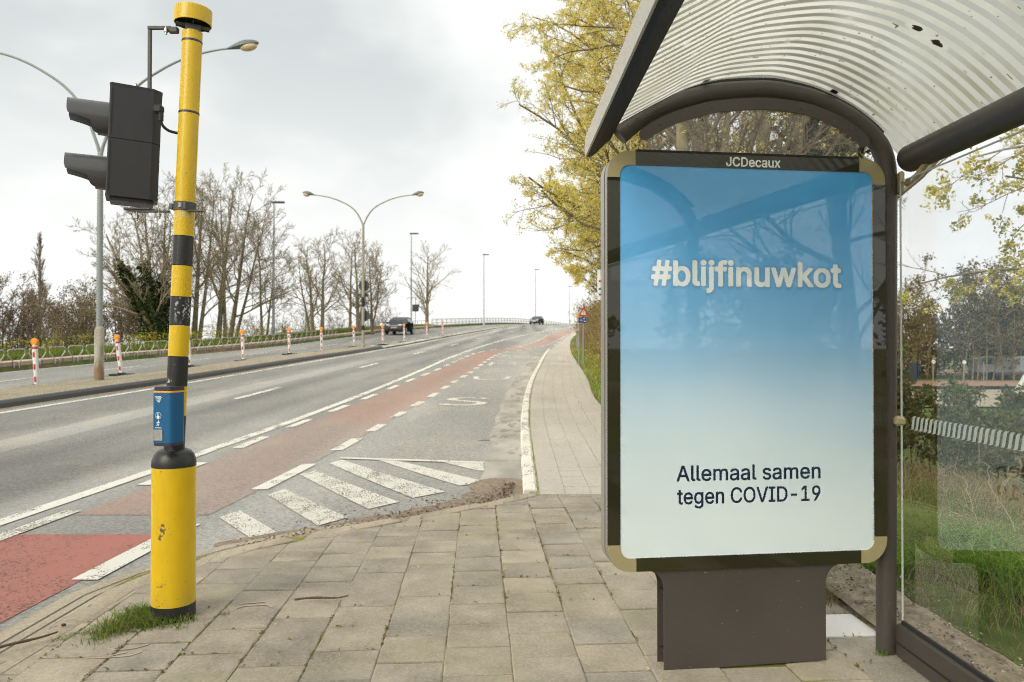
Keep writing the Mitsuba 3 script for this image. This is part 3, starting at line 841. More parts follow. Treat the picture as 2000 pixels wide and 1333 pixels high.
put(SH + 'upper_clamp', cat([bx(1.79, 3.46, 2.165, .022, .05, .105, .01), tube([(1.795, 3.42, 2.15), (1.812, 3.36, 2.175), (1.835, 3.30, 2.235)], .014, 10)]), 'gold', smooth=30)
put(SH + 'rear_end_panel', bx(1.2, YB - .03, 1.2, 1.1, .05, 1.9, .01), 'board', label='dark end panel at the far end of the shelter')
put(SH + 'bench', cat([bx(1.55, .55, .47, .34, 1.5, .035, .008), tube([(1.62, .0, .45), (1.62, 0, 0)], .025), tube([(1.62, 1.1, .45), (1.62, 1.1, 0)], .025)]), 'brown')

# ------------------------------------------------------------------ poster case
UU = np.array([.992, .1265, 0]); NN = np.array([.1265, -.992, 0]); OO = np.array([.413, 3.248, 0])
PW, PZ0, PZ1 = 1.293, .436, 2.262


def panel(poly, n0, n1):
    """flat shape in the case's own plane (u across, v up), from n0 to n1 towards the viewer"""
    m = extrude(poly, n1 - n0)
    v = m.vertices
    m.vertices = OO + v[:, :1] * UU + v[:, 1:2] * [0, 0, 1] + (v[:, 2:] + n0) * NN
    return m


def rrect(x0, z0, x1, z1, r):
    return sbox(x0 + r, z0 + r, x1 - r, z1 - r).buffer(r, quad_segs=10)


case = thing('poster_case', 'street poster case with dark bars and gold corners on a brown pedestal', 'advertising panel')
PC = case + '__'
outer = rrect(0, PZ0, PW, PZ1, .105)
inner_ = rrect(.055, PZ0 + .058, PW - .060, PZ1 - .062, .045)
ring = outer.difference(inner_)
corners = []
for cx in (0, 1):
    for cz in (0, 1):
        corners.append(sbox(0 if not cx else PW - .126, PZ0 if not cz else PZ1 - .118, .126 if not cx else PW, PZ0 + .118 if not cz else PZ1))
cu = unary_union(corners)
for c in corners:
    put(PC + 'corner_piece', panel(ring.intersection(c.buffer(-.0008)), -.006, .0015), 'gold')
bars = ring.difference(cu.buffer(.0008))
for g_ in bars.geoms:
    put(PC + 'frame_bar', panel(g_, -.006, 0.0), 'barglass', label='dark glossy frame bar')
put(PC + 'door_edge', panel(outer.buffer(.002).difference(outer.buffer(-.02)), -.034, -.0065), 'alu', label='pale metal edge of the glazed door')
put(PC + 'case_core', panel(outer.buffer(-.012), -.058, -.034), 'rubber')
put(PC + 'rear_door', panel(outer.buffer(.001), -.118, -.058), 'alu')
put(PC + 'top_cap', panel(sbox(.13, PZ1 - .003, PW - .13, PZ1 + .006), -.05, .003), 'darkbrown')
ptv, ptf = trimesh.creation.triangulate_polygon(inner_, engine='earcut')
poster = put('poster', TM(OO + ptv[:, :1] * UU + ptv[:, 1:2] * np.array([[0, 0, 1.]]) - .0045 * NN, ptf), 'poster',
             label='blue to white poster with white hashtag and navy slogan behind glass', category='poster')


def word(txt, u0, u1, vbase, height, bold, mat, n0=-.004, n1=-.0022, shadow=(), squeeze=True, parent=poster, name='lettering', **lab):
    s = flat_text(txt, height, bold)
    x0, _, x1, _ = s.bounds
    k = (u1 - u0) / (x1 - x0)
    s = affinity.affine_transform(s, [k, 0, 0, 1, u0 - x0 * k, vbase])
    put(parent + '__' + name, panel(s.simplify(.0003), n0, n1), mat, **lab)
    return s


def pu(px):                          # photo column -> position along the case
    r = (px - 1000) / F
    Y = 3.195 / (1 - .1276 * r)
    return (r * Y - OO[0]) / UU[0]



def lay(txt, u0, u1, vbase, height, bold):
    s = flat_text(txt, height, bold)
    x0, _, x1, _ = s.bounds
    k = (u1 - u0) / (x1 - x0)
    return affinity.affine_transform(s, [k, 0, 0, 1, u0 - x0 * k, vbase]).simplify(.0002)


hs = lay('#blijfinuwkot', pu(1273), pu(1644), 1.681, .104, True).buffer(.0014)
for b_, n_, mt in ((.014, -.0043, 'shadow0'), (.009, -.0040, 'shadow1'), (.0045, -.0037, 'shadow2')):
    sh = affinity.translate(hs, .002, -.003).buffer(b_).intersection(inner_)
    for gg in getattr(sh, 'geoms', [sh]):
        v_, f_ = trimesh.creation.triangulate_polygon(gg, engine='earcut')
        put(poster + '__printed_shadow', TM(OO + v_[:, :1] * UU + v_[:, 1:2] * np.array([[0, 0, 1.]]) + n_ * NN, f_), mt)
put(poster + '__hashtag', panel(hs, -.0034, -.0030), 'inkwhite', label='white hashtag lettering on the blue part')
put(poster + '__slogan', panel(lay('Allemaal samen', pu(1322), pu(1602), .823, .066, False).buffer(.0012), -.0040, -.0034), 'inknavy', label='upper navy slogan line')
put(poster + '__slogan', panel(lay('tegen COVID-19', pu(1323), pu(1602), .7227, .066, False).buffer(.0012), -.0040, -.0034), 'inknavy', label='lower navy slogan line')
put(poster + '__colour_strip', panel(sbox(PW - .0635, PZ0 + .10, PW - .0600, PZ1 - .13), -.0042, -.0034), 'strip', label='thin strip of printing colour dots')
put(PC + 'lettering', panel(lay('JCDecaux', pu(1419), pu(1525), 2.2085, .0395, True), .0004, .0016), 'inkwhite', label='white lettering on the top bar')
# pedestal: two flared plates
def flare(u0, u1, r):
    l = [(u0 - r + r * math.sin(t), PZ0 - r + r * math.cos(t)) for t in np.linspace(0, math.pi / 2, 12)]
    rr = [(u1 + r - r * math.sin(t), PZ0 - r + r * math.cos(t)) for t in np.linspace(0, math.pi / 2, 12)]
    return Polygon([(p[0], p[1]) for p in l] + [(u0, -.004), (u1, .006)] + rr[::-1])


put(PC + 'pedestal_plate', panel(flare(.254, 1.005, .085), -.022, -.014), 'brown', smooth=20, label='brown front plate of the pedestal')
put(PC + 'pedestal_plate', panel(flare(.254, 1.005, .085), -.112, -.104), 'brown', smooth=20)
put(PC + 'pedestal_core', panel(sbox(.285, .004, .975, PZ0), -.104, -.022), 'rubber')
for z in (.06, .32, .40):
    put(PC + 'pedestal_bracket', panel(sbox(.262, z, .30, z + .012), -.104, -.022), 'darkbrown')
tp = thing('timetable_plate', 'narrow white plate with coloured marks at the poster case\'s left edge', 'sign')
put(tp + '__plate', panel(sbox(-.012, 1.62, .012, 1.755), -.135, -.122), 'signwhite')
for z, mt in ((1.70, 'signred'), (1.665, 'signgreen'), (1.64, 'signblue')):
    put(tp + '__mark', panel(sbox(-.009, z, -.001, z + .008), -.1222, -.1205), mt)

# ------------------------------------------------------------------ signal post
PX, PY = -1.775, 3.96
zz = lambda py: H + (682 - py) / F * PY
LEAN = rot(2.25, [0, 1, 0], [PX, PY, .86])
sp = thing('signal_post', 'yellow and black striped signal post with a thick yellow sleeve', 'pole')
SP = sp + '__'
put(SP + 'foot_ring', cyl((PX, PY), .1092, .0, .074, 48), 'black', smooth=40, label='black ring round the foot of the sleeve')
put(SP + 'sleeve', lathe([(0, .05), (.1055, .05), (.1085, .075), (.1085, .78), (.107, .79), (0, .79)], 64, (PX, PY)), 'yellow', smooth=40, label='scuffed thick yellow lower sleeve')
put(SP + 'dome', lathe([(.1092, .786), (.1096, .80), (.107, .822), (.098, .848), (.083, .866), (.066, .875), (.0, .877)], 56, (PX, PY)), 'black', smooth=50, label='rounded black shoulder on top of the sleeve')
bands = [(880, 812, 'black'), (812, 754, 'yellow'), (754, 696, 'black'), (696, 636, 'yellow'), (636, 580, 'black'), (580, 519.5, 'yellow'), (519.5, 461.5, 'black'), (461.5, 60, 'yellow')]
for a, b, mt in bands:
    z0, z1 = zz(a), zz(b)
    put(SP + ('black_band' if mt == 'black' else 'yellow_band'), xf(cyl((PX, PY), .0508 if mt == 'black' else .0502, z0 + .001, z1 - .001, 40), LEAN), mt, smooth=40)
for py in (80, 220):
    put(SP + 'seam_ring', xf(lathe([(.0502, zz(py) - .006), (.0518, zz(py) - .005), (.0518, zz(py) + .005), (.0502, zz(py) + .006)], 40, (PX, PY)), LEAN), 'bluecap', smooth=40)
cz = zz(44)
put(SP + 'cap', xf(lathe([(.0885, cz - .003), (.0925, cz - .003), (.0935, cz), (.0935, cz + .074), (.088, cz + .080), (0, cz + .082)], 56, (PX, PY)), LEAN), 'yellow', smooth=40, label='round yellow cap on top of the post')
put(SP + 'cap_lining', xf(lathe([(.0885, cz - .002), (.088, cz + .04), (0, cz + .04)], 40, (PX, PY)), LEAN), 'rubber', smooth=40)
put(SP + 'cap_bracket', xf(cat([xf(bx(0, 0, cz - .012, .165, .045, .006), rot(25, [0, 0, 1])), xf(bx(0, .02, cz - .0, .165, .005, .04), rot(25, [0, 0, 1])), xf(bx(0, -.0, cz + .01, .006, .13, .05), rot(25, [0, 0, 1])), xf(bx(0, 0, cz - .03, .075, .085, .03), rot(25, [0, 0, 1]))]), LEAN @ trimesh.transformations.translation_matrix([PX, PY, 0])), 'clampgrey')
zc = zz(404)
put(SP + 'clamp', xf(cat([lathe([(.0505, zc - .022), (.057, zc - .022), (.057, zc + .022), (.0505, zc + .022)], 36, (PX, PY)), bx(PX + .025, PY - .05, zc, .016, .03, .044, .003), bx(PX - .058, PY - .02, zc - .004, .02, .03, .03, .003), bx(PX + .075, PY - .04, zc - .026, .075, .035, .007, .002)]), LEAN), 'clampgrey', smooth=30, label='grey clamp round the post')
put(SP + 'clamp_bolt', xf(cyl((PX + .0, PY - .056), .009, zc - .012, zc + .012, 12), LEAN), 'lampbase')

# signal head, seen from its side, facing the crossing on the left
sh_ = thing('traffic_light', 'dark two lamp signal head with long visors bracketed to the post', 'traffic light')
TL = sh_ + '__'
dd = np.array([.894, .447, 0]); nn_ = np.array([.447, -.894, 0])     # along its side, and out of that side
C0 = np.array([-2.080, 3.855, 0])                                    # near front edge
ROLL = rot(2.25, [0, 1, 0], [PX, PY, 2.4])


def head(poly, z0, z1):
    """plan shape in (back from the front face, towards the viewer) between two heights"""
    m = extrude(poly, z1 - z0)
    v = m.vertices
    m.vertices = C0 + v[:, :1] * dd + v[:, 1:2] * nn_ + (v[:, 2:] + z0) * [0, 0, 1]
    m.fix_normals()
    return xf(m, ROLL)


plan = Polygon([(0, -.205), (0, -.006), (.006, 0), (.205, 0), (.245, -.035), (.245, -.17), (.205, -.205)])
zA, zB, zM = 2.765, 2.172, 2.478
put(TL + 'upper_housing', head(plan, zM + .0015, zA - .012), 'housing')
put(TL + 'lower_housing', head(plan, zB + .02, zM - .0015), 'housing')
put(TL + 'housing_lid', cat([head(plan.buffer(.002), zA - .012, zA - .004), head(plan.buffer(-.006), zA - .004, zA)]), 'housing')
put(TL + 'housing_base', cat([head(plan.buffer(.001), zB + .008, zB + .02), head(plan.buffer(-.02), zB - .012, zB + .008)]), 'housing')
for z0, z1 in ((zM + .02, zA - .03), (zB + .035, zM - .02)):
    put(TL + 'door_hinge', head(sbox(.010, -.001, .0135, .0035), z0, z1), 'rubber')
for k, zc_ in enumerate((2.592, 2.308)):
    r_ = .088
    tt = np.linspace(0, 2 * np.pi, 49)[:-1]
    prof = []
    cv_ = r_ * np.cos(tt)
    Lf = np.interp(-cv_, [-r_, -.012, .012, .03, .058, .07, r_], [.192, .190, .184, .088, .074, .052, .05])
    V = []
    for rr_, sc in ((r_, 1), (r_ - .004, 1)):
        for f_ in (0, .5, 1):
            back = -Lf * f_
            rad = rr_ * (1 - .07 * (Lf * f_ / .19))
            V.append(C0 + back[:, None] * dd + (-.1025 + rad * np.sin(tt))[:, None] * nn_ + (zc_ + (rad * np.cos(tt)))[:, None] * np.array([0, 0, 1.]))
    V = np.vstack(V)
    n_ = 48
    fc = []
    for a in (0, 1, 3, 4):
        fc += [(a * n_ + b, a * n_ + (b + 1) % n_, (a + 1) * n_ + (b + 1) % n_, (a + 1) * n_ + b) for b in range(n_)]
    fc += [(2 * n_ + b, 2 * n_ + (b + 1) % n_, 5 * n_ + (b + 1) % n_, 5 * n_ + b) for b in range(n_)]
    vz = put(TL + 'visor', xf(TM(V, fc), ROLL), 'visor', smooth=35, label='upper visor' if k == 0 else 'lower visor')
    lens = cyl((0, 0), .083, 0, .004, 32)
    B = np.eye(4); B[:3, 0] = nn_; B[:3, 1] = [0, 0, 1]; B[:3, 2] = dd; B[:3, 3] = C0 - .1025 * nn_ + [0, 0, zc_] - dd * .006
    put(TL + 'lens', xf(lens, ROLL @ B), 'signback')
brk = lambda pts, r: xf(tube(pts, r, 4), np.eye(4))
top_ = np.array([-1.935, 3.995, zA + .01])
put(TL + 'upper_bracket', cat([bx(-1.928, 3.99, 2.935, .014, .02, .36), bx(-1.872, 3.985, 3.107, .125, .02, .014), bx(-1.955, 3.98, 2.768, .11, .06, .008), bx(-1.795, 3.975, 3.09, .05, .03, .03, .004)]), 'clampgrey')
put(TL + 'lower_bracket', cat([bx(-1.905, 3.965, 2.125, .19, .035, .007), bx(-1.97, 3.97, 2.137, .14, .06, .012, .003)]), 'clampgrey')
for x, z0, z1 in ((-1.975, 2.075, 2.14), (-1.858, 2.085, 2.14), (-1.985, 2.765, 2.80), (-1.826, 3.06, 3.10)):
    put(TL + 'bracket_bolt', cat([cyl((x, 3.955), .006, z0, z1, 10), cyl((x, 3.955), .012, z0 + .012, z0 + .028, 6)]), 'steel')
cp = np.array([-1.838, 3.90, 2.645])
put(TL + 'cable_plug', cat([bx(*cp, .05, .04, .045, .01), cyl((-1.825, 3.90), .013, 2.585, 2.635, 12)]), 'rubber', smooth=30)
put(TL + 'cable', tube(smooth_path([(-1.825, 3.90, 2.59), (-1.822, 3.905, 2.57), (-1.81, 3.915, 2.552), (-1.79, 3.93, 2.54), (-1.75, 3.95, 2.535)], 20), .0075, 8), 'rubber', smooth=60)

# push button box
pb = thing('push_button_box', 'blue pedestrian push button box with white symbols fixed to the post', 'push button')
PB = pb + '__'
rb = rrect(-.058, -.055, .058, .055, .026)
BM = trimesh.transformations.translation_matrix([-1.738, 3.82, 0]) @ rot(-14, [0, 0, 1])


def boxed(poly, z0, z1):
    return xf(extrude(poly, z1 - z0), BM, None).apply_translation([0, 0, z0])


def rounded(poly, z0, z1, r, up=True):
    ms = []
    n_ = 5
    for k in range(n_):
        a0, a1 = math.pi / 2 * k / n_, math.pi / 2 * (k + 1) / n_
        ms.append(boxed(poly.buffer(-r * (1 - math.cos((a0 + a1) / 2))), *((z1 - r + r * math.sin(a0), z1 - r + r * math.sin(a1)) if up else (z0 + r - r * math.sin(a1), z0 + r - r * math.sin(a0)))))
    return cat(ms + [boxed(poly, z0, z1 - r) if up else boxed(poly, z0 + r, z1)])


put(PB + 'body', boxed(rb, .930, 1.181), 'blue', smooth=30, label='rounded blue body')
put(PB + 'bottom_cap', rounded(rb.buffer(.0006), .913, .930, .008, False), 'bluecap')
put(PB + 'light_strip', boxed(rb.buffer(.0003), 1.1812, 1.190), 'orangestrip', smooth=30, label='orange strip under the lid')
put(PB + 'top_cap', rounded(rb.buffer(.0006), 1.1902, 1.210, .010, True), 'bluecap')
put(PB + 'mounting_arm', bx(-1.763, 3.885, 1.03, .05, .11, .12), 'rubber')


def onface(poly, n0=.0553, d=.0006, zoff=0):
    m = extrude(poly, d)
    v = m.vertices
    m.vertices = np.column_stack([v[:, 0], -n0 - v[:, 2], v[:, 1]])
    m.fix_normals()
    return xf(m, BM)


fx = -.020
put(PB + 'button_panel', onface(sbox(fx - .029, .932, fx + .029, 1.178), .0550, .0002), 'blue')
for k in range(5):
    w_ = .020 - .0036 * k
    z_ = 1.163 - .0062 * k
    put(PB + 'symbol', onface(LineString([(fx - w_, z_ - .002), (fx + w_ * .55, z_), (fx + w_, z_ - .008)]).buffer(.0015, cap_style='flat', join_style='mitre')), 'whiteink')
put(PB + 'symbol', onface(Point(fx, 1.066).buffer(.0175, 24).difference(Point(fx, 1.066).buffer(.0162, 24))), 'whiteink', label='white ring round the hand')
put(PB + 'symbol', onface(unary_union([LineString([(fx - .002, 1.079), (fx - .001, 1.064)]).buffer(.0024), Polygon([(fx - .006, 1.067), (fx + .008, 1.064), (fx + .007, 1.056), (fx + .003, 1.050), (fx - .003, 1.050), (fx - .010, 1.061)])])), 'whiteink', label='white pointing hand')
put(PB + 'symbol', onface(unary_union([Point(fx + .002, 1.040).buffer(.0028)] + [LineString(a).buffer(.0019) for a in ([(fx + .001, 1.036), (fx - .002, 1.027)], [(fx - .002, 1.027), (fx + .004, 1.022), (fx + .003, 1.016)], [(fx - .002, 1.027), (fx - .004, 1.020), (fx - .008, 1.017)], [(fx, 1.035), (fx + .006, 1.031), (fx + .009, 1.032)], [(fx, 1.035), (fx - .006, 1.033), (fx - .008, 1.029)])])), 'whiteink', label='white walking figure')
put(PB + 'small_print', onface(unary_union([sbox(fx - .018 + .0055 * k, 1.0035, fx - .018 + .0055 * k + .0042, 1.0075 + (.0015 if k == 0 else 0)) for k in range(7)])), 'whiteink')
put(PB + 'button_frame', onface(sbox(fx - .027, .942, fx + .027, .996).difference(sbox(fx - .0225, .9465, fx + .0225, .9915)), .0550, .005), 'buttonmetal')
put(PB + 'button', cat([onface(sbox(fx - .0225, .9465, fx + .0225, .9915), .0550, .003)] + [onface(sbox(fx - .020 + .0058 * a, .949 + .0058 * b, fx - .0165 + .0058 * a, .9525 + .0058 * b), .058, .0012) for a in range(7) for b in range(7)]), 'buttonmetal', label='square metal button with small studs')

# ------------------------------------------------------------------ street furniture along the road
def pole_at(px, Y, mz=0.0):
    X = (px - 1000) / F * Y
    return X, float(zr(np.array(Y))) + mz


def double_lamp(px, Y, zf, arm, rise, label, mats, base_h, turn=0):
    k = thing('street_lamp', label, 'street lamp', 'double armed street lamps on the reservation')
    X, z0 = pole_at(px, Y, .15)
    put(k + '__base', lathe([(.125, z0 - .1), (.12, z0 + base_h * .5), (.12, z0 + base_h), (.10, z0 + base_h + .04), (.085, z0 + base_h + .06)], 20, (X, Y)), mats[0], smooth=40)
    put(k + '__column', lathe([(.082, z0 + base_h), (.075, zf - 1.3), (.062, zf - .1), (.05, zf)], 18, (X, Y)), mats[1], smooth=40)
    for s in (-1, 1):
        pts = np.array([(0, -.35), (.03, 0), (.16, .42), (.28, .76), (.62, 1.40), (1.06, 1.86), (1.45, 2.13), (2.03, 2.45), (2.58, 2.65), (3.35, 2.80)]) * [arm / 3.35, rise / 2.8]
        p = smooth_path(np.column_stack([X + s * pts[:, 0], Y + pts[:, 0] * -s * turn, zf + pts[:, 1]]), 30)
        put(k + '__arm', tube(p, np.linspace(.046, .026, 30), 10), mats[1], smooth=60)
        e = p[-1]
        hx = .78 * arm / 3.35 + .12
        hd = trimesh.creation.icosphere(3, 1.0)
        v = hd.vertices
        w = .5 + .5 * sst(-1, .3, v[:, 0])
        hd.vertices = np.column_stack([v[:, 0] * hx / 2 + hx / 2, v[:, 1] * .14 * w, np.where(v[:, 2] > 0, v[:, 2] * .15 * w, v[:, 2] * .06 * w) + .015 * v[:, 0]])
        tilt_ = rot(-9, [0, 1, 0]) if s > 0 else rot(180, [0, 0, 1]) @ rot(-9, [0, 1, 0])
        hk = put(k + '__lamp_head', xf(xf(hd, tilt_), None, e - np.array([0.02 * s, 0, 0])), 'lampdark', smooth=50)
        gl = trimesh.creation.icosphere(2, 1.0)
        gl.vertices = gl.vertices * [hx * .26, .12, .12] + [hx * .68, 0, -.04]
        put(hk + '__lens', xf(xf(gl, tilt_), None, e - np.array([0.02 * s, 0, 0])), 'lampglass', smooth=True)
    return k, X, z0


double_lamp(194, 20.2, 6.69, 3.38, 2.80, 'tall grey double armed street lamp behind the signal post', ('lampbase', 'lampgrey'), 1.38)
k2, X2, z2 = double_lamp(709, 41.0, float(zr(np.array(41.))) + 6.85, 2.62, 1.62, 'beige double armed street lamp carrying round signs, standing on the reservation\'s end', ('lampbeige', 'lampbeige'), .15)
for z0, z1 in ((.95, 1.2), (2.22, 2.75)):
    put(k2 + '__dark_band', lathe([(.088, z2 + z0), (.089, z2 + z0 + .005), (.089, z2 + z1), (.088, z2 + z1)], 18, (X2, 41.0)), 'rubber')
for zc, nm in ((1.72, 'lower of the two round sign backs on the beige lamp column'), (3.38, 'upper of the two round sign backs on the beige lamp column')):
    sg = thing('round_sign', nm, 'road sign')
    put(sg + '__disc', xf(cyl((0, 0), .30, -.012, .012, 36, .006), rot(90, [1, 0, 0]), [X2 + .02, 41.13, z2 + zc]), 'signback', smooth=30)
    put(sg + '__bracket', bx(X2, 41.05, z2 + zc, .22, .14, .05), 'clampgrey')
sg = thing('plate_sign', 'small dark plate back between the round signs on the lamp column', 'road sign')
put(sg + '__plate', bx(X2, 41.13, z2 + 2.86, .56, .02, .17, .004), 'signback')
put(sg + '__bracket', bx(X2, 41.05, z2 + 2.86, .2, .14, .04), 'clampgrey')

far_l = [(534, 54, 396, 'pale grey single mast lamp behind the bare tree row'), (803, 80, 457, 'slim mast lamp beside the square sign'), (945, 112, 498, 'slim mast lamp rising behind the bridge railing'), (1046, 150, 527, 'faint mast lamp above the farther car'), (1112, 185, 560, 'faintest mast lamp near the crest beside the trees')]
for px, Y, top, lb in far_l:
    k = thing('mast_lamp', lb, 'street lamp', 'single mast lamps along the far left kerb')
    X = (px - 1000) / F * Y
    zb, zt_ = float(zr(np.array(Y))) - .4, H + (682 - top) * Y / F
    put(k + '__column', lathe([(.16, zb), (.15, zb + (zt_ - zb) * .13), (.11, zb + (zt_ - zb) * .135), (.055, zt_)], 12, (X, Y)), 'mastpale', smooth=40)
    put(k + '__lamp_head', cat([bx(X + .30, Y, zt_ + .04, .95, .3, .14, .04)]), 'lampdark')

sq = thing('square_sign', 'small dark square sign back on a thin pole before the lone tree', 'road sign')
put(sq + '__panel', bx((811.5 - 1000) / F * 74, 74, H + (682 - 602) / F * 74, .62, .08, .68, .02), 'signback')
put(sq + '__pole', cyl(((811 - 1000) / F * 74, 74.08), .035, 2.8, H + 100 / F * 74, 8), 'lampgrey')

# plastic delineator posts with orange lamps
dels = [(73, 19.6, 3.5, 'nearest white and red delineator post with orange lamp, leaning left'), (238, 23.6, 7.5, 'strongly leaning delineator post just right of the tall grey lamp'), (372, 27.2, 4.5, 'delineator post half hidden behind the striped signal post'), (476, 30.6, 3.2, 'first delineator post right of the striped signal post'), (566, 36.2, 2.6, 'delineator post left of the pale mast lamp\'s foot, second right of the signal post'), (629, 38.6, 2.0, 'delineator post before the last white hoop'),
        (692, 44.5, 2.2, 'delineator post just left of the beige lamp column'), (748, 47.5, 1.5, 'delineator post before the dark car\'s left headlight'), (790, 51, 1.8, 'delineator post before the dark car\'s flank'), (834, 57, 1.0, 'delineator post before the lone bare tree\'s trunk'), (865, 62, 1.5, 'farthest delineator post of the row')]
for px, Y, ln, lb in dels:
    k = thing('delineator_post', lb, 'delineator post', 'delineator posts along the left carriageway')
    X, z0 = pole_at(px, Y)
    R_ = rot(-ln, [0, 1, 0]); t_ = [X, Y, z0]
    fb = bx(0, 0, .045, .62, .24, .06, .025)
    put(k + '__foot', xf(cat([bx(-.18, 0, .03, .34, .30, .06, .02), bx(.20, 0, .035, .34, .30, .07, .025), bx(0, 0, .06, .2, .2, .08, .025)]), None, t_), 'rubber')
    hb = 1.02
    put(k + '__post', xf(lathe([(.055, .06), (.06, .08), (.068, hb - .02), (.05, hb), (0, hb)], 16), R_, t_), 'delwhite', smooth=40)
    for q_, (a, b) in enumerate(((.16, .30), (.48, .62), (.80, .94))):
        st = lathe([(.0675, a), (.0695, b)], 32)
        an_ = np.arctan2(st.vertices[st.faces][:, :, 1].mean(1), st.vertices[st.faces][:, :, 0].mean(1))
        st.update_faces(np.abs(an_ + 1.57) < .42)
        put(k + '__red_mark', xf(st, R_, t_), 'delred')
    put(k + '__collar', xf(lathe([(.05, hb - .005), (.062, hb), (.062, hb + .045), (.04, hb + .05)], 14), R_, t_), 'delred', smooth=40)
    put(k + '__lamp_neck', xf(lathe([(.045, hb + .05), (.062, hb + .09), (.04, hb + .115), (0, hb + .115)], 14), R_, t_), 'delwhite', smooth=40)
    lp = xf(lathe([(0, -.05), (.08, -.045), (.096, -.02), (.098, 0), (.096, .02), (.08, .045), (0, .05)], 20), rot(90, [1, 0, 0]), [0, 0, hb + .185])
    put(k + '__lamp', xf(lp, R_, t_), 'orangelamp', smooth=50)

# low tubular hoops along the left footway, one mesh per hoop
Yh = 22.6
nh = 0
HL = ['in the row before the thicket']
while Yh < 57.5:
    X0, X1 = float(xLK(Yh)) - .06, float(xLK(Yh + .8)) - .06
    c0 = np.array([(X0 + X1) / 2, Yh + .4, float(zr(np.array(Yh + .4))) + .02])
    e = np.array([X1 - X0, .8, float(zr(np.array(Yh + .8)) - zr(np.array(Yh)))])
    e /= np.linalg.norm(e)
    loc = [(-.10, -.1), (-.10, .22), (-.105, .27), (-.30, .50), (-.335, .56), (-.34, .70), (-.32, .735), (-.28, .75), (0, .755), (.28, .75), (.32, .735), (.34, .70), (.335, .56), (.30, .50), (.105, .27), (.10, .22), (.10, -.1)]
    lean_ = RNG.normal(0, .015)
    p = np.array([c0 + e * u * 1.12 + np.array([lean_ * v, 0, v * .94]) for u, v in loc])
    if not (53.2 < Yh < 54.4):
        put('hoop_rail', tube(p, .021, 7), 'rail', smooth=60, label='low bent steel hoop in the row of hoops along the left kerb', category='railing', group='steel hoops along the left kerb')
    Yh += .93
# bridge railing at the crest
kb = thing('bridge_railing', 'low grey bridge railing along the crest of the road', 'railing')
Yb = np.arange(96, 236, 2.0)
path = np.array([[float(xLK(y)) - .3, y, float(zr(np.array(y))) + 1.15] for y in Yb])
put(kb + '__top_rail', tube(path, .05, 6), 'mastpale')
put(kb + '__mid_rail', tube(path - [0, 0, .5], .03, 5), 'lampgrey')
put(kb + '__lower_rail', tube(path - [0, 0, .95], .03, 5), 'lampgrey')
for p in path:
    put(kb + '__post', tube([p - [0, 0, 1.2], p], .05, 5), 'lampgrey')
bal = np.array([[float(xLK(y)) - .3, y, float(zr(np.array(y))) + .1] for y in np.arange(96, 234, .35)])
put(kb + '__baluster', tubes(np.stack([bal, bal + [0, 0, 1.05]], 1), np.full((len(bal), 2), .016), 4), 'mastpale', kind='stuff', label='thin uprights of the bridge railing')
fk = thing('verge_railing', 'thin pale railing on the verge right of the lone tree', 'railing')
Yb = np.arange(74, 97, 1.5)
path = np.array([[float(xLK(y)) - 1.3, y, float(zr(np.array(y))) + .95] for y in Yb])
put(fk + '__top_rail', tube(path, .03, 5), 'lampgrey')
for p in path:
    put(fk + '__post', tube([p - [0, 0, 1.0], p], .03, 5), 'lampgrey')

px2 = lambda px, Y: (px - 1000) / F * Y
# warning sign with blue and amber boards at the end of the hedge
ws = thing('warning_sign', 'red bordered warning triangle above the hedge', 'road sign')
WX, WY = (1140 - 1000) / F * 26.5, 26.5
wz = lambda py: H + (682 - py) / F * WY
tri = Polygon([(-.205, 0), (.205, 0), (0, .38)]).buffer(.025, quad_segs=5)
def facing(poly, x, y, z, d=.012):
    poly = affinity.scale(poly, .78, .78, origin=(0, 0))
    m_ = extrude(poly, d)
    v = m_.vertices
    m_.vertices = np.column_stack([v[:, 0] + x, y - v[:, 2], v[:, 1] + z])
    m_.fix_normals()
    return m_
put(ws + '__triangle', facing(tri, WX, WY, wz(617)), 'signred')
put(ws + '__face', facing(tri.buffer(-.068, join_style='mitre'), WX, WY - .0125, wz(617), .002), 'signwhite')
put(ws + '__symbol', facing(unary_union([sbox(-.013, .12, .013, .235), Point(0, .085).buffer(.016)]), WX, WY - .0147, wz(617), .002), 'rubber')
put(ws + '__pole', cyl((WX, WY + .06), .03, .7, wz(604), 10), 'lampgrey')
bb = thing('direction_board', 'blue direction board under the warning triangle', 'road sign')
put(bb + '__panel', facing(sbox(-.23, -.26, .23, 0), WX + .0, WY + .02, wz(620)), 'signblue')
put(bb + '__symbol', facing(unary_union([Point(.02, -.06).buffer(.03), sbox(-.16, -.15, -.05, -.12), sbox(.0, -.2, .1, -.17)]), WX, WY + .007, wz(620), .002), 'signwhite')
ab = thing('amber_board', 'small amber board left of the warning triangle', 'road sign')
put(ab + '__panel', facing(sbox(-.29, .0, -.05, .16), WX, WY + .30, wz(621)), 'signamber')
put(ab + '__pole', cyl((WX - .13, WY + .33), .025, .7, wz(621), 10), 'lampgrey')
gb = thing('roadside_cabinet', 'pale grey cabinet at the hedge\'s far end under the amber board', 'cabinet')
put(gb + '__body', bx(px2(1131, 40), 40, float(zs(np.array(40.))) + .45, .24, .3, .9, .03), 'lampgrey')
put(gb + '__lid', bx(px2(1131, 40), 40, float(zs(np.array(40.))) + .92, .28, .34, .04, .01), 'lampdark')


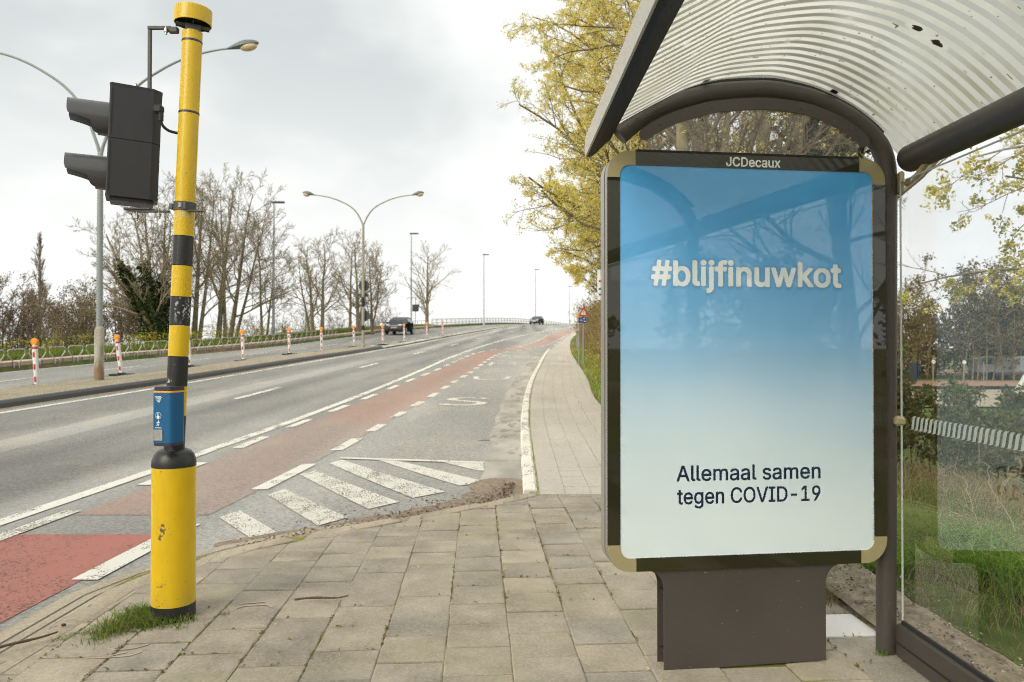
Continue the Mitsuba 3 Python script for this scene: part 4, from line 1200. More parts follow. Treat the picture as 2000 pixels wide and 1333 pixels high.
# ------------------------------------------------------------------ cars
def car(key, label, X, Y, yaw, L, W, Ht, group=None, paint='carpaint'):
    k = thing(key, label, 'car', group)
    h = Ht
    side = np.array([(-.5, .22), (-.5, .38), (-.49, .47), (-.46, .53), (-.36, .565), (-.235, .60), (-.20, .615), (-.10, .83), (-.05, .91), (.03, .97), (.15, 1.0), (.28, .985), (.38, .93), (.455, .74), (.485, .66), (.50, .50), (.50, .25), (.46, .17), (-.46, .16)]) * [L, h]

    def lower(v):
        z = v[:, 2] / h
        w = 1 - .30 * sst(.62, 1.0, z) - .05 * sst(.35, .1, z)
        e = np.abs(v[:, 0]) / (L / 2)
        w = w * (1 - .17 * sst(.72, 1.0, e))
        return np.column_stack([v[:, 0], v[:, 1] * w, v[:, 2]])

    def shell(poly2d, s0, s1, n=9, shrink=.0):
        """side outline swept across the width between shares s0 and s1"""
        pl = np.array(poly2d)
        c = pl.mean(0)
        V = []
        for s in np.linspace(s0, s1, n):
            q_ = c + (pl - c) * (1 - .05 * abs(s) ** 6)
            V.append(np.column_stack([q_[:, 0], np.full(len(pl), s * W / 2), q_[:, 1]]))
        m = len(pl)
        V = np.vstack(V)
        f_ = [(a * m + b, a * m + (b + 1) % m, (a + 1) * m + (b + 1) % m, (a + 1) * m + b) for a in range(n - 1) for b in range(m)]
        t_ = TM(V, f_)
        pv_, pf_ = trimesh.creation.triangulate_polygon(Polygon(pl), engine='earcut')
        if len(pv_) == m:
            rm = [int(np.argmin(np.linalg.norm(pl - p, axis=1))) for p in pv_]
            rm = np.array(rm)
            t_ = trimesh.Trimesh(t_.vertices, np.vstack([t_.faces, rm[pf_], rm[pf_] + (n - 1) * m]), process=False)
        t_.vertices = lower(t_.vertices)
        return t_

    G = trimesh.transformations.translation_matrix([X, Y, float(zr(np.array(Y)))]) @ rot(math.degrees(yaw), [0, 0, 1])
    q = lambda m, t=None: xf(m, G)
    put(k + '__body', q(shell(side, -1, 1, 13)), paint, smooth=28)

    def pat(pts3, mat, name, **lab):
        v = lower(np.array(pts3, float))
        n = len(v)
        vv = np.vstack([v, v.mean(0)[None]])
        return put(k + '__' + name, q(TM(vv, [(b, (b + 1) % n, n) for b in range(n)])), mat, **lab)

    w2 = W / 2
    pat([(-.205 * L - .01, -.86 * w2, .625 * h), (-.205 * L - .01, .86 * w2, .625 * h), (-.105 * L - .01, .9 * w2, .84 * h), (-.055 * L - .01, .86 * w2, .925 * h), (-.055 * L - .01, -.86 * w2, .925 * h), (-.105 * L - .01, -.9 * w2, .84 * h)], 'carglass', 'windscreen')
    for s in (-1, 1):
        y_ = s * (w2 + .012)
        pat([(-.14 * L, y_, .64 * h), (.03 * L, y_, .65 * h), (.03 * L, y_, .91 * h), (-.04 * L, y_, .87 * h)], 'carglass', 'front_window')
        pat([(.045 * L, y_, .65 * h), (.20 * L, y_, .66 * h), (.20 * L, y_, .92 * h), (.045 * L, y_, .92 * h)], 'carglass', 'rear_window')
        pat([(.215 * L, y_, .67 * h), (.36 * L, y_, .70 * h), (.30 * L, y_, .89 * h), (.215 * L, y_, .92 * h)], 'carglass', 'rear_window')
        hl = xf(trimesh.creation.icosphere(2, 1.0), np.diag([.10, .20, .075, 1]), [-.478 * L, s * .70 * w2, .485 * h])
        hl.vertices = lower(hl.vertices)
        put(k + '__headlight', q(hl), 'headlight', smooth=True)
        put(k + '__mirror', q(bx(-.13 * L, s * (w2 + .09), .66 * h, .12, .2, .13, .03)), paint)
        for xw in (-.31, .30):
            wh = xf(cyl((0, 0), .205 * h, -.11, .11, 24, .02), rot(90, [1, 0, 0]), [xw * L, s * (w2 - .10), .205 * h])
            wk = put(k + '__wheel', q(wh), 'tyre', smooth=30)
            put(wk + '__rim', q(xf(cyl((0, 0), .125 * h, -.004, .004, 20), rot(90, [1, 0, 0]), [xw * L, s * (w2 + .014), .205 * h])), 'lampgrey')
    put(k + '__grille', q(bx(-.497 * L, 0, .46 * h, .04, W * .46, .05 * h, .01)), 'chrome')
    put(k + '__lower_grille', q(bx(-.497 * L, 0, .25 * h, .04, W * .62, .10 * h, .01)), 'rubber')
    put(k + '__number_plate', q(bx(-.503 * L, 0, .345 * h, .03, .52, .11)), 'plate')
    return k


car('parked_car'.replace('parked_', 'oncoming_'), 'dark oncoming car nearest, behind the delineator posts', -10.15, 68.0, math.pi / 2 - .09, 4.4, 1.85, 1.62)
car('oncoming_car', 'smaller dark car farther away near the crest before the railing', 4.3, 130, math.pi / 2 - .26, 4.4, 1.8, 1.5, paint='carsilver')

# ------------------------------------------------------------------ vegetation
def grow(rng, stems, levels):
    """stems: [(points (m,3), radii (m,))]; levels: dicts. Returns [(P, R)] per level, stems first."""
    m0 = 14
    P = np.stack([smooth_path(s[0], m0) for s in stems])
    R = np.stack([np.interp(np.linspace(0, 1, m0), np.linspace(0, 1, len(s[1])), s[1]) for s in stems])
    out = [(P, R)]
    for lv in levels:
        N, m, _ = P.shape
        n = lv['n']
        idx = np.repeat(np.arange(N), n)
        k = np.tile(np.arange(n), N)
        t = lv.get('t0', .25) + (lv.get('t1', .98) - lv.get('t0', .25)) * (k + rng.random(len(k))) / n
        f = t * (m - 1)
        i = np.minimum(f.astype(int), m - 2)
        w = (f - i)[:, None]
        pos = P[idx, i] * (1 - w) + P[idx, i + 1] * w
        tan = P[idx, i + 1] - P[idx, i]
        tan /= np.linalg.norm(tan, axis=1, keepdims=True) + 1e-12
        rad = R[idx, i] * (1 - w[:, 0]) + R[idx, i + 1] * w[:, 0]
        plen = np.linalg.norm(np.diff(P, axis=1), axis=2).sum(1)
        rnd = rng.normal(size=(len(k), 3))
        perp = rnd - (rnd * tan).sum(1, keepdims=True) * tan
        perp /= np.linalg.norm(perp, axis=1, keepdims=True)
        a = np.radians(rng.normal(lv['ang'], lv.get('sd', 12), len(k)))[:, None]
        d = tan * np.cos(a) + perp * np.sin(a)
        ln = plen[idx] * lv['lf'] * (1 - lv.get('fall', .45) * t) * rng.uniform(.65, 1.2, len(k))
        mm = lv.get('m', 5)
        r0 = np.maximum(np.minimum(rad * .8, rad * lv['rf']), lv.get('minr', .004))
        pts = [pos]
        for _ in range(mm - 1):
            d = d + rng.normal(0, lv.get('jit', .16), d.shape) + np.array(lv.get('pull', (0, 0, .06)))
            d /= np.linalg.norm(d, axis=1, keepdims=True)
            pts.append(pts[-1] + d * (ln / (mm - 1))[:, None])
        P = np.stack(pts, 1)
        R = r0[:, None] * np.linspace(1, .38, mm)[None]
        keep = lv.get('keep')
        if keep is not None:
            ok = keep(P[:, -1])
            P, R = P[ok], R[ok]
        out.append((P, R))
    return out


def cards(rng, C, size, n, spread, cols, flat=0.0):
    """n leaf-sized faces round each centre; returns mesh and vertex colours"""
    N = len(C)
    c = np.repeat(C, n, 0) + rng.normal(0, 1, (N * n, 3)) * spread
    a = rng.normal(size=(N * n, 3)); a[:, 2] *= 1 - flat
    a /= np.linalg.norm(a, axis=1, keepdims=True)
    b = np.cross(a, rng.normal(size=(N * n, 3)))
    b /= np.linalg.norm(b, axis=1, keepdims=True)
    s = size * rng.uniform(.6, 1.3, (N * n, 1))
    k = np.cross(a, b)
    V = np.stack([c - a * s, c + b * s * .55 + k * s * .2, c + a * s, c - b * s * .55 + k * s * .2], 1)
    q = np.arange(N * n * 4).reshape(-1, 4)
    cols = np.asarray(cols)
    cc = cols[rng.integers(0, len(cols), N)].repeat(n, 0) * rng.uniform(.75, 1.25, (N * n, 1))
    return TM(V.reshape(-1, 3), q), np.repeat(cc, 4, 0)


SIDES = (8, 4, 3, 3, 3, 3)


def wood(parts, thin=False):
    return [tubes(P, R, (4 if l == 0 else 3) if thin else SIDES[min(l, 5)]) for l, (P, R) in enumerate(parts)]


def tree(name, label, stems, levels, seed, group=None, bark='bark', blossom=None, ivy=None, catg='tree', crown=None):
    rng = np.random.default_rng(seed)
    k = thing(name, label, catg, group)
    g_ = grow(rng, stems, levels)
    ws_ = wood(g_)
    put(k + '__trunk', ws_[0], bark, smooth=True)
    put(k + '__crown', cat(ws_[1:]), crown or bark, smooth=True)
    if blossom:
        per, size, n_, spread, cols_ = blossom
        tips = np.concatenate([P[:, q_] for P, R in g_[-2:] for q_ in (-1, -2)])
        rng.shuffle(tips)
        tips = tips[(tips[:, 0] < 1.7 + .06 * tips[:, 1]) | (rng.random(len(tips)) < .05)] if per > 1000 else tips
        C = tips[:per // 2]
        ms, cc = cards(rng, C, size, n_, spread, cols_)
        put(k + '__blossom', ms, 'blossomv', color=cc, kind='stuff', label='yellow green flower clusters on the twigs')
    if ivy:
        n_, rad_, z0, z1, size = ivy
        P, R = g_[0]
        f = rng.random(n_) ** 1.1
        si = rng.integers(0, len(P), n_)
        h = f * (P.shape[1] - 1)
        i = np.minimum(h.astype(int), P.shape[1] - 2)
        w = (h - i)[:, None]
        C = P[si, i] * (1 - w) + P[si, i + 1] * w
        ok = (C[:, 2] >= z0) & (C[:, 2] < z1)
        C = C[ok] + rng.normal(0, 1, (ok.sum(), 3)) * rad_ * (1.15 - f[ok, None] * .7)
        ms, cc = cards(rng, C, size, 3, size * .9, [(.04, .065, .02), (.06, .09, .03), (.03, .05, .018), (.08, .105, .04)])
        put(k + '__ivy', ms, 'leafv', color=cc, kind='stuff', label='dark ivy climbing the trunk')
    return k


def st(x, y, z, top, lean=(0, 0), r=.15, bend=.0, rng=RNG):
    n = 6
    t = np.linspace(0, 1, n)
    p = np.column_stack([x + lean[0] * t + rng.normal(0, .06, n) * t + bend * np.sin(t * 3.1), y + lean[1] * t + rng.normal(0, .06, n) * t, z + (top - z) * t])
    return p, r * (1 - .85 * t ** .9)


BARE = lambda n1=13, l1=.42, a=42, rf=.5: [dict(n=n1, ang=a, lf=l1, rf=rf, m=7, jit=.11, t0=.18, pull=(0, 0, .07), fall=.55, minr=.02), dict(n=7, ang=40, lf=.48, rf=.55, m=5, jit=.13, t0=.15, pull=(0, 0, .05), minr=.012),
                                           dict(n=5, ang=38, lf=.52, rf=.6, m=3, jit=.14, t0=.15, minr=.010), dict(n=5, ang=36, lf=.62, rf=.65, m=2, jit=.14, t0=.1, minr=.009)]
px2 = lambda px, Y: (px - 1000) / F * Y
pz2 = lambda py, Y: H + (682 - py) / F * Y
# left of the road
LT = [  # base px, top px, top py, Y, stem radius, label, extra stems
    ('bare_tree', 'leaning bare tree with ivy on its trunk, left of the striped post', [(318, 205, 452, 44, .34), (312, 262, 420, 44, .24)], 11, (2000, .24, -9, 5.2, .10)),
    ('bare_tree', 'upright bare tree with ivy foot right beside the leaning tree', [(300, 285, 395, 45.5, .26), (312, 322, 400, 45.5, .22), (306, 335, 420, 45, .18)], 10, (1800, .28, -9, 4.4, .10)),
    ('bare_tree', 'bare tree with forking greenish trunks right of the striped post', [(368, 352, 372, 47, .24), (378, 395, 362, 47, .26), (388, 420, 375, 47, .2)], 11, None),
    ('bare_tree', 'tall spreading bare tree, second right of the striped post', [(425, 452, 362, 50, .26), (440, 430, 372, 50, .18)], 11, None),
    ('bare_tree', 'leaning bare tree, third right of the striped post', [(448, 492, 372, 52, .24), (458, 520, 415, 52, .17)], 11, None),
    ('bare_tree', 'thin bare tree beside the pale mast lamp', [(512, 504, 425, 55, .15), (520, 540, 470, 55, .13)], 9, None),
    ('bare_tree', 'bare tree with a straight dark trunk left of the beige lamp', [(629, 632, 470, 62, .25)], 13, None),
    ('bare_tree', 'round topped bare tree with a pale trunk, left beside the straight dark trunk', [(612, 600, 475, 60, .2), (606, 580, 500, 60, .15)], 11, None),
    ('bare_tree', 'slim bare tree just left of the beige lamp column', [(682, 688, 475, 66, .19)], 10, None),
    ('bare_tree', 'bare tree directly behind the beige lamp column', [(700, 693, 468, 66, .24), (702, 716, 500, 66, .16)], 10, None),
    ('bare_tree', 'bare tree right of the beige lamp column', [(727, 722, 492, 68, .2), (724, 748, 505, 68, .14)], 10, None),
    ('bare_tree', 'lone rounded bare tree right of the dark car', [(833, 836, 494, 80, .3)], 15, None),
]
for nm, lb, stems, n1, ivy in LT:
    S_ = []
    for b, t_, ty, Y, r in stems:
        x = px2(b, Y)
        zb = float(zt(np.array(x), np.array(Y))) - .3
        S_.append(st(x, Y, zb, pz2(ty + 6, Y), (px2(t_, Y) - x, 0), r * .8))
    lone = 'lone' in lb
    if ivy:
        ivy = (ivy[0], ivy[1], S_[0][0][0, 2] + .2, S_[0][0][0, 2] + ivy[3], ivy[4])
    tree(nm, lb, S_, BARE(n1 + 4, .52 if not lone else .56, 46 if not lone else 42, .40), int(stems[0][0]) * 7 + int(stems[0][1]), 'bare trees beyond the left kerb', 'bark', ivy=ivy, crown='twigbark')
# slim poplar
Y = 75
x = px2(76, Y)
tree('poplar_tree', 'slim upright poplar behind the brown thicket', [st(x, Y, 0, pz2(462, Y), (.05, 0), .24)], [dict(n=60, ang=22, lf=.24, rf=.4, m=6, jit=.06, t0=.08, pull=(0, 0, .14), fall=.7, minr=.025), dict(n=10, ang=22, lf=.5, rf=.5, m=3, jit=.08, pull=(0, 0, .12), minr=.018), dict(n=6, ang=22, lf=.55, rf=.6, m=2, jit=.1, minr=.013)], 5, None, 'darkbark')


def bush(name, label, X, Y, z0, w, h, n, seed, bark='darkbark', leaves=None, catg='bush', group=None, dpt=None, lev=(7, 6, 4)):
    rng = np.random.default_rng(seed)
    k = thing(name, label, catg, group)
    a = rng.uniform(0, 2 * np.pi, n)
    rr = np.sqrt(rng.random(n))
    cx, cy = X + np.cos(a) * rr * w * .5, Y + np.sin(a) * rr * (dpt or w) * .5
    zb = z0 if not callable(z0) else z0(cx, cy)
    stems = []
    for q_ in range(n):
        hh = h * rng.uniform(.7, 1.05) * (1 - .35 * rr[q_] ** 3)
        z_ = zb if np.isscalar(zb) else zb[q_]
        stems.append((np.array([(cx[q_], cy[q_], z_ - .1), (cx[q_] + rng.normal(0, w * .03), cy[q_], z_ + hh * .5), (cx[q_] + rng.normal(0, w * .06), cy[q_] + rng.normal(0, w * .05), z_ + hh)]), np.array([.028, .02, .009]) * max(h / 4, .35)))
    g_ = grow(rng, stems, [dict(n=lev[0], ang=34, lf=.36, rf=.5, m=4, jit=.15, t0=.1, minr=.013 * max(h / 5, .35)), dict(n=lev[1], ang=38, lf=.52, rf=.6, m=3, jit=.18, minr=.0115 * max(h / 5, .4)), dict(n=lev[2], ang=40, lf=.6, rf=.7, m=2, jit=.2, minr=.0105 * max(h / 5, .45))])
    ws_ = wood(g_, True)
    put(k + '__stems', ws_[0], bark, smooth=True, kind='stuff')
    put(k + '__twigs', cat(ws_[1:]), bark, smooth=True, kind='stuff')
    if leaves:
        per, size, nn__, spread, cols_ = leaves
        tips = np.concatenate([P[:, q_] for P, R in g_[-2:] for q_ in range(P.shape[1])])
        C = tips[rng.integers(0, len(tips), per)]
        ms, cc = cards(rng, C, size, nn__, spread, cols_)
        put(k + '__leaves', ms, 'leafv', color=cc, kind='stuff')
    return k


zg = lambda x, y: zt(x, y)
OLIVE = [(.20, .18, .08), (.24, .20, .10), (.15, .15, .06), (.26, .19, .11)]
BRN = [(.24, .165, .12), (.28, .19, .135), (.20, .155, .10), (.18, .165, .10)]
for X_, Y_, w, h, lb in ((-36, 50, 8, 7.3, 'reddish brown bare thicket at the left edge of the frame'), (-32.5, 52, 8, 6.0, 'brown thicket in front of the slim poplar'), (-27.5, 50, 8, 5.6, 'olive brown bare bush left of the grey lamp column'), (-24.5, 47, 7, 4.4, 'low brown bush right of the grey lamp column')):
    bush('thicket', lb, X_, Y_, zg, w, h, 34, int(abs(X_) * 10), leaves=(3200, .07, 2, .14, BRN if X_ < -30 else OLIVE + BRN), catg='thicket', group='brown thickets at the left')
for px, Y_, w, h, lb in ((400, 62, 9, 3.4, 'low dull scrub behind the greenish forked trunks'), (470, 66, 9, 3.0, 'low dull scrub behind the leaning trees'), (545, 70, 9, 3.2, 'low dull scrub right of the pale mast lamp'), (600, 74, 9, 3.6, 'low dull scrub below the round topped tree'), (665, 78, 7, 3.2, 'low dull scrub left of the beige lamp'), (735, 74, 4, 4.6, 'fine twigged shrub right of the beige lamp')):
    bush('scrub', lb, px2(px, Y_), Y_, lambda cx, cy: zr(cy) * .55, w, h + zr(np.array(Y_)) * .2, 18, px, catg='scrub', group='low scrub behind the bare trees', dpt=5, lev=(7, 5, 4))
# yellow flowering trees along the path, right
YEL = [(.90, .78, .27), (.82, .75, .25), (.94, .81, .31), (.88, .72, .20), (.72, .70, .24)]
def FLW(n1, l1, xl=None):
    L_ = FLW0(n1, l1)
    if xl is not None:      # crowns cut back over the road and lifted over the path
        for lv_, q_ in enumerate(L_):
            q_['keep'] = lambda e, m_=(.55, .22, .08, 0)[lv_]: e[:, 0] > xl + m_ + 1.3 * sst(4.6, 2.2, e[:, 2] - zr(np.clip(e[:, 1], 0, 200))) + .35 * np.sin(e[:, 2] * 2.3)
    return L_


FLW0 = lambda n1, l1: [dict(n=n1, ang=58, sd=10, lf=l1, rf=.42, m=8, jit=.10, t0=.22, pull=(-.03, 0, .02), fall=.5, minr=.02), dict(n=9, ang=44, lf=.46, rf=.5, m=5, jit=.14, t0=.12, pull=(0, 0, .03), minr=.009), dict(n=6, ang=42, lf=.5, rf=.6, m=3, jit=.17, t0=.15, minr=.006), dict(n=3, ang=42, lf=.55, rf=.7, m=2, jit=.2, minr=.005)]
RT = [('nearest tall tree with yellow green blossom above the path', 3.0, 12.6, 8.6, .19, 16, .52, 9500, .026), ('yellow blossoming tree, second from the shelter along the path', 3.5, 18.5, 10.0, .22, 16, .48, 8500, .034), ('yellow blossoming tree, third along the path', 4.4, 26, 11.5, .24, 16, .46, 6500, .044),
      ('yellowish tree farther up the path behind the warning sign', 5.2, 37, 11, .25, 14, .42, 4600, .055), ('farthest ivy clad tree at the end of the hedge', 6.6, 52, 10, .26, 13, .38, 1200, .075)]
for (lb, X_, Y_, top, r, n1, l1, per, sz), xl in zip(RT, (-.12, -.22, -.1, 1.0, 3.2)):
    zb = float(zt(np.array(X_), np.array(Y_)))
    tree('blossom_tree', lb, [st(X_, Y_, zb - .2, zb + top, (-.3, 0), r), st(X_ + .3, Y_ + .3, zb - .2, zb + top * .86, (.7, .5), r * .8)], FLW(n1 + 12, l1, xl), int(Y_ * 10), 'yellow blossoming trees beside the path', 'bark',
         blossom=(per, sz * .85, 8, sz * 1.25, YEL), ivy=(1400, .30, zb, zb + 6, .09) if Y_ > 30 else None, crown='flowertwig')
for X_, Y_, hh_, lb in ((3.9, 16, 4.6, 'brown twiggy undergrowth rising behind the hedge, nearer part'), (4.6, 23, 5.0, 'brown twiggy undergrowth rising behind the hedge, middle part'), (5.3, 31, 5.2, 'brown twiggy undergrowth rising behind the hedge, farther part'), (6.3, 42, 5.2, 'brown twiggy undergrowth at the hedge\'s far end')):
    bush('thicket', lb, X_, Y_, zg, 2.6, hh_, 20, int(Y_ * 17), 'hedgewood', leaves=(1500, .035, 3, .05, YEL[1:] + OLIVE), catg='thicket', dpt=6)
zb = float(zt(np.array(7.3), np.array(17.)))
tree('ivy_tree', 'ivy covered tree seen through the half-moon pane', [st(6.1, 16.5, zb, 9.0, (.5, 0), .22), st(6.4, 16.8, zb, 8.0, (1.2, 0), .16)], FLW(10, .34), 77, None, 'bark', blossom=(300, .04, 6, .05, YEL), ivy=(6500, .50, 2.4, 9, .085))
zb = float(zt(np.array(5.6), np.array(18.)))
tree('bare_tree', 'thick bare trunked tree behind the top of the poster case', [st(5.3, 15.0, 0, 9.5, (-.5, 0), .30), st(5.0, 15.0, .5, 8.5, (-2.2, 0), .17), st(5.4, 15.2, 1.0, 8.5, (.8, .5), .18)], FLW(12, .40), 78, None, 'bark', blossom=(260, .036, 6, .05, YEL))
# near tree right of the shelter whose flowering limbs hang into view
rng = np.random.default_rng(91)
k = thing('blossom_tree', 'tree beyond the side pane with drooping twigs and large flower clusters', 'tree', 'yellow blossoming trees beside the path')
trunk = st(8.6, 8.2, -.9, 6.5, (-.4, .3), .24)
limbs = []
for a in ([(8.4, 8.2, 2.2), (7.0, 8.0, 2.95), (6.0, 7.8, 3.05), (5.0, 7.6, 3.15)], [(8.4, 8.2, 2.9), (7.2, 8.2, 3.6), (6.2, 8.3, 3.9), (5.0, 8.4, 4.2)], [(8.4, 8.3, 2.0), (7.2, 8.6, 2.1), (6.2, 8.8, 2.35), (5.0, 9.2, 2.2)],
          [(8.3, 8.2, 3.6), (7.3, 7.6, 4.4), (6.2, 7.2, 4.6)], [(8.4, 8.0, 1.6), (7.4, 7.2, 2.4), (6.2, 6.8, 2.75), (5.2, 6.6, 2.65)], [(8.4, 8.2, 2.6), (7.0, 8.0, 3.3), (5.8, 7.7, 3.5), (4.6, 7.4, 3.3)], [(8.4, 8.1, 3.1), (7.0, 7.8, 3.9), (5.8, 7.5, 4.15), (4.4, 7.2, 3.9)], [(8.4, 8.0, 2.4), (7.2, 7.4, 3.2), (6.0, 6.9, 3.35), (4.9, 6.6, 3.25)], [(8.4, 8.0, 1.8), (7.2, 7.6, 2.2), (6.2, 7.4, 2.2), (5.3, 7.4, 2.0)]):
    limbs.append((np.array(a), np.array([.05, .022, .009])))
g_ = grow(rng, limbs, [dict(n=7, ang=48, lf=.30, rf=.5, m=7, jit=.13, t0=.25, pull=(-.02, 0, -.02), fall=.3, minr=.0055), dict(n=5, ang=42, lf=.42, rf=.6, m=5, jit=.16, pull=(0, 0, -.03), minr=.0038), dict(n=2, ang=40, lf=.4, rf=.7, m=3, jit=.2, minr=.003)])
put(k + '__trunk', tubes(trunk[0][None], trunk[1][None], 10), 'bark', smooth=True)
put(k + '__branches', cat(wood(g_)), 'darkbark', smooth=True)
C = np.concatenate([g_[2][0][:, -1], g_[1][0][:, -1]])
C = C[rng.random(len(C)) < .72]
fl = np.concatenate([C + rng.normal(0, .045, C.shape) for _ in range(5)])
ms, cc = cards(rng, fl, .024, 13, .030, YEL[:2] + [(.52, .50, .13), (.44, .43, .11)])
put(k + '__blossom', ms, 'blossomv', color=cc, kind='stuff', label='large yellow green flower clusters')

# clipped hedge beside the path: many upright twigs, brown with some green
rng = np.random.default_rng(12)
k = thing('hedge', 'tall twiggy brown green hedge along the right of the path', 'hedge')
n = 1150
Yq = 8 + 30 * rng.random(n) ** .8
Xq = xP(Yq) + .55 + rng.random(n) * 1.25
zq = zt(Xq, Yq)
hh = (2.0 + .5 * meshkit.noise(np.stack([Yq * .5, Yq * 0, Yq * 0], 1))) * rng.uniform(.6, 1.05, n)
m_ = 5
t = np.linspace(0, 1, m_)
P = np.stack([Xq[:, None] + rng.normal(0, .10, (n, m_)) * t + (rng.normal(-.05, .28, n))[:, None] * t, Yq[:, None] + rng.normal(0, .08, (n, m_)) * t + rng.normal(0, .25, n)[:, None] * t, zq[:, None] - .1 + (hh + .1)[:, None] * t], -1)
R = np.full((n, m_), .010) * np.linspace(1.1, .5, m_)
tw = grow(rng, [(p, r) for p, r in zip(P[:, [0, 2, 4]], R[:, [0, 2, 4]])], [dict(n=5, ang=38, lf=.26, rf=.7, m=3, jit=.18, t0=.15, minr=.006), dict(n=2, ang=40, lf=.55, rf=.8, m=2, jit=.2, minr=.005)])
put(k + '__stems', tubes(P, R, 3), 'hedgewood', kind='stuff')
put(k + '__twigs', cat(wood(tw, True)[1:]), 'hedgewood', kind='stuff')
tips = np.concatenate([tw[1][0][:, -1], tw[2][0][:, -1], tw[1][0][:, 1]])
C = tips[rng.integers(0, len(tips), 15000)]
ms, cc = cards(rng, C, .034, 2, .03, [(.36, .29, .09), (.32, .30, .07), (.38, .25, .11), (.26, .27, .06), (.32, .20, .09)])
put(k + '__leaves', ms, 'leafv', color=cc, kind='stuff')


def blades(rng, X, Y, Z, h, w, lean, cols, seg=2):
    n = len(X)
    a = rng.uniform(0, 2 * np.pi, n)
    h = h * rng.uniform(.5, 1.15, n)
    ln = lean * rng.uniform(.3, 1.3, n) * h
    t = np.linspace(0, 1, seg + 1)
    dx, dy = np.cos(a), np.sin(a)
    c = np.stack([X[:, None] + dx[:, None] * ln[:, None] * t ** 2, Y[:, None] + dy[:, None] * ln[:, None] * t ** 2, Z[:, None] + h[:, None] * (t - .28 * t ** 3 * np.minimum(lean, 1.2))], -1)
    b = rng.uniform(0, 2 * np.pi, n)
    s = np.stack([np.cos(b), np.sin(b), 0 * b], -1)[:, None] * (w * rng.uniform(.6, 1.2, n))[:, None, None] * (1 - t ** 1.6)[None, :, None] * .5
    V = np.concatenate([c - s, c + s], 1)
    k = seg + 1
    q = np.array([(i, i + 1, k + i + 1, k + i) for i in range(seg)])
    Fq = (q[None] + (np.arange(n) * 2 * k)[:, None, None]).reshape(-1, 4)
    cols = np.asarray(cols)
    cc = cols[rng.integers(0, len(cols), n)] * rng.uniform(.75, 1.25, (n, 1))
    cc = np.repeat(cc, 2 * k, 0)
    return TM(V.reshape(-1, 3), Fq), cc


GREEN = [(.14, .25, .035), (.18, .30, .05), (.11, .21, .03), (.22, .30, .07), (.30, .30, .10)]
DRY = [(.38, .30, .17), (.32, .25, .13), (.24, .20, .09)]


def grass(name, label, X, Y, h, w, lean, cols, seed, catg=None, Z=None, **more):
    rng = np.random.default_rng(seed)
    X, Y = np.asarray(X), np.asarray(Y)
    Z = zt(X, Y) + meshkit.noise(np.stack([X * 3, Y * 3, X * 0], 1)) * .0 if Z is None else Z
    ms, cc = blades(rng, X, Y, Z - .02, h, w, lean, cols)
    return put(name, ms, 'grass', color=cc, label=label, **({'category': catg} if catg else {'kind': 'stuff'}), **more)


def scatter(rng, n, fn, box_, dens):
    X = rng.uniform(box_[0], box_[1], n); Y = rng.uniform(box_[2], box_[3], n)
    ok = rng.random(n) < dens(X, Y)
    return X[ok], Y[ok]


rng = np.random.default_rng(31)
nz = lambda X, Y, s, o=0.0: meshkit.fbm(np.stack([X * s + o, Y * s, X * 0], 1), 3)
X, Y = scatter(rng, 62000, None, (1.75, 6.6, 2.3, 9.3), lambda X, Y: (.25 + .75 * sst(.38, .55, nz(X, Y, .9, 3))) * (X > xP(Y) + .02) * sst(.06, .42, X - xP(Y) - .12 * (Y < 4.2) + .25 * nz(X, Y, 2, 9)))
grass('grass', 'long green grass behind the side pane', X, Y, .15, .007, .95, GREEN + DRY[:2] + [(.26, .24, .09)], 1)
cx = [(3.05, 4.35, .36), (3.45, 4.0, .34), (2.75, 4.7, .28), (3.7, 4.7, .36), (3.2, 5.2, .26), (2.5, 5.4, .22), (4.1, 4.2, .38), (3.1, 3.55, .25), (3.5, 3.3, .28), (2.35, 4.75, .2)]
for q_, (a, b, hh) in enumerate(cx):
    n = 420
    r = np.sqrt(rng.random(n)) * hh * .75
    an_ = rng.uniform(0, 6.28, n)
    grass('grass_tuft', 'lush long bladed grass tuft growing behind the side pane', a + r * np.cos(an_), b + r * np.sin(an_), hh * .95, .013, 1.0, [(.19, .34, .045), (.23, .38, .06), (.15, .28, .04), (.28, .38, .09)], 100 + q_, 'grass tuft', group='lush tufts behind the side pane')
X, Y = scatter(rng, 5200, None, (2.0, 7, 5.6, 9.5), lambda X, Y: sst(.40, .55, nz(X, Y, .7, 30)))
grass('dry_grass', 'dry straw coloured stalks among the grass', X, Y, .42, .007, 1.0, DRY, 3)
X, Y = scatter(rng, 26000, None, (0.5, 6.5, 7.4, 40), lambda X, Y: ((X > xP(Y) - .02 + .1 * nz(X, Y, 1.5)) & (X < xP(Y) + 1.0)) * 1.0)
grass('verge_grass', 'bright green grass strip at the hedge\'s foot', X, Y, .22, .012, .8, [(.52, .52, .11), (.44, .48, .09), (.60, .54, .16), (.36, .42, .08)], 4)
Yq = rng.uniform(22, 100, 30000)
Xq = xLK(Yq) - 1.05 - rng.random(30000) ** 1.4 * 4.0
grass('verge_grass', 'green grass verge behind the left hoops', Xq, Yq, .34, .035, .7, GREEN + [(.22, .21, .05), (.17, .18, .05)], 5)
n = 2600
Yq = rng.uniform(8, 38, n)
Xq = xP(Yq) + .45 + rng.random(n) * .7
ms, cc = cards(rng, np.column_stack([Xq, Yq, zt(Xq, Yq) + rng.random(n) ** 2 * .9]), .03, 6, .06, [(.46, .47, .10), (.40, .42, .09), (.56, .50, .14)])
put('hedge__lower_leaves', ms, 'leafv', color=cc, kind='stuff', label='fresh green leaves low on the hedge')
Yq = rng.uniform(22, 60, 260)
Xq = xLK(Yq) - 1.5 - rng.random(260) * 2.5
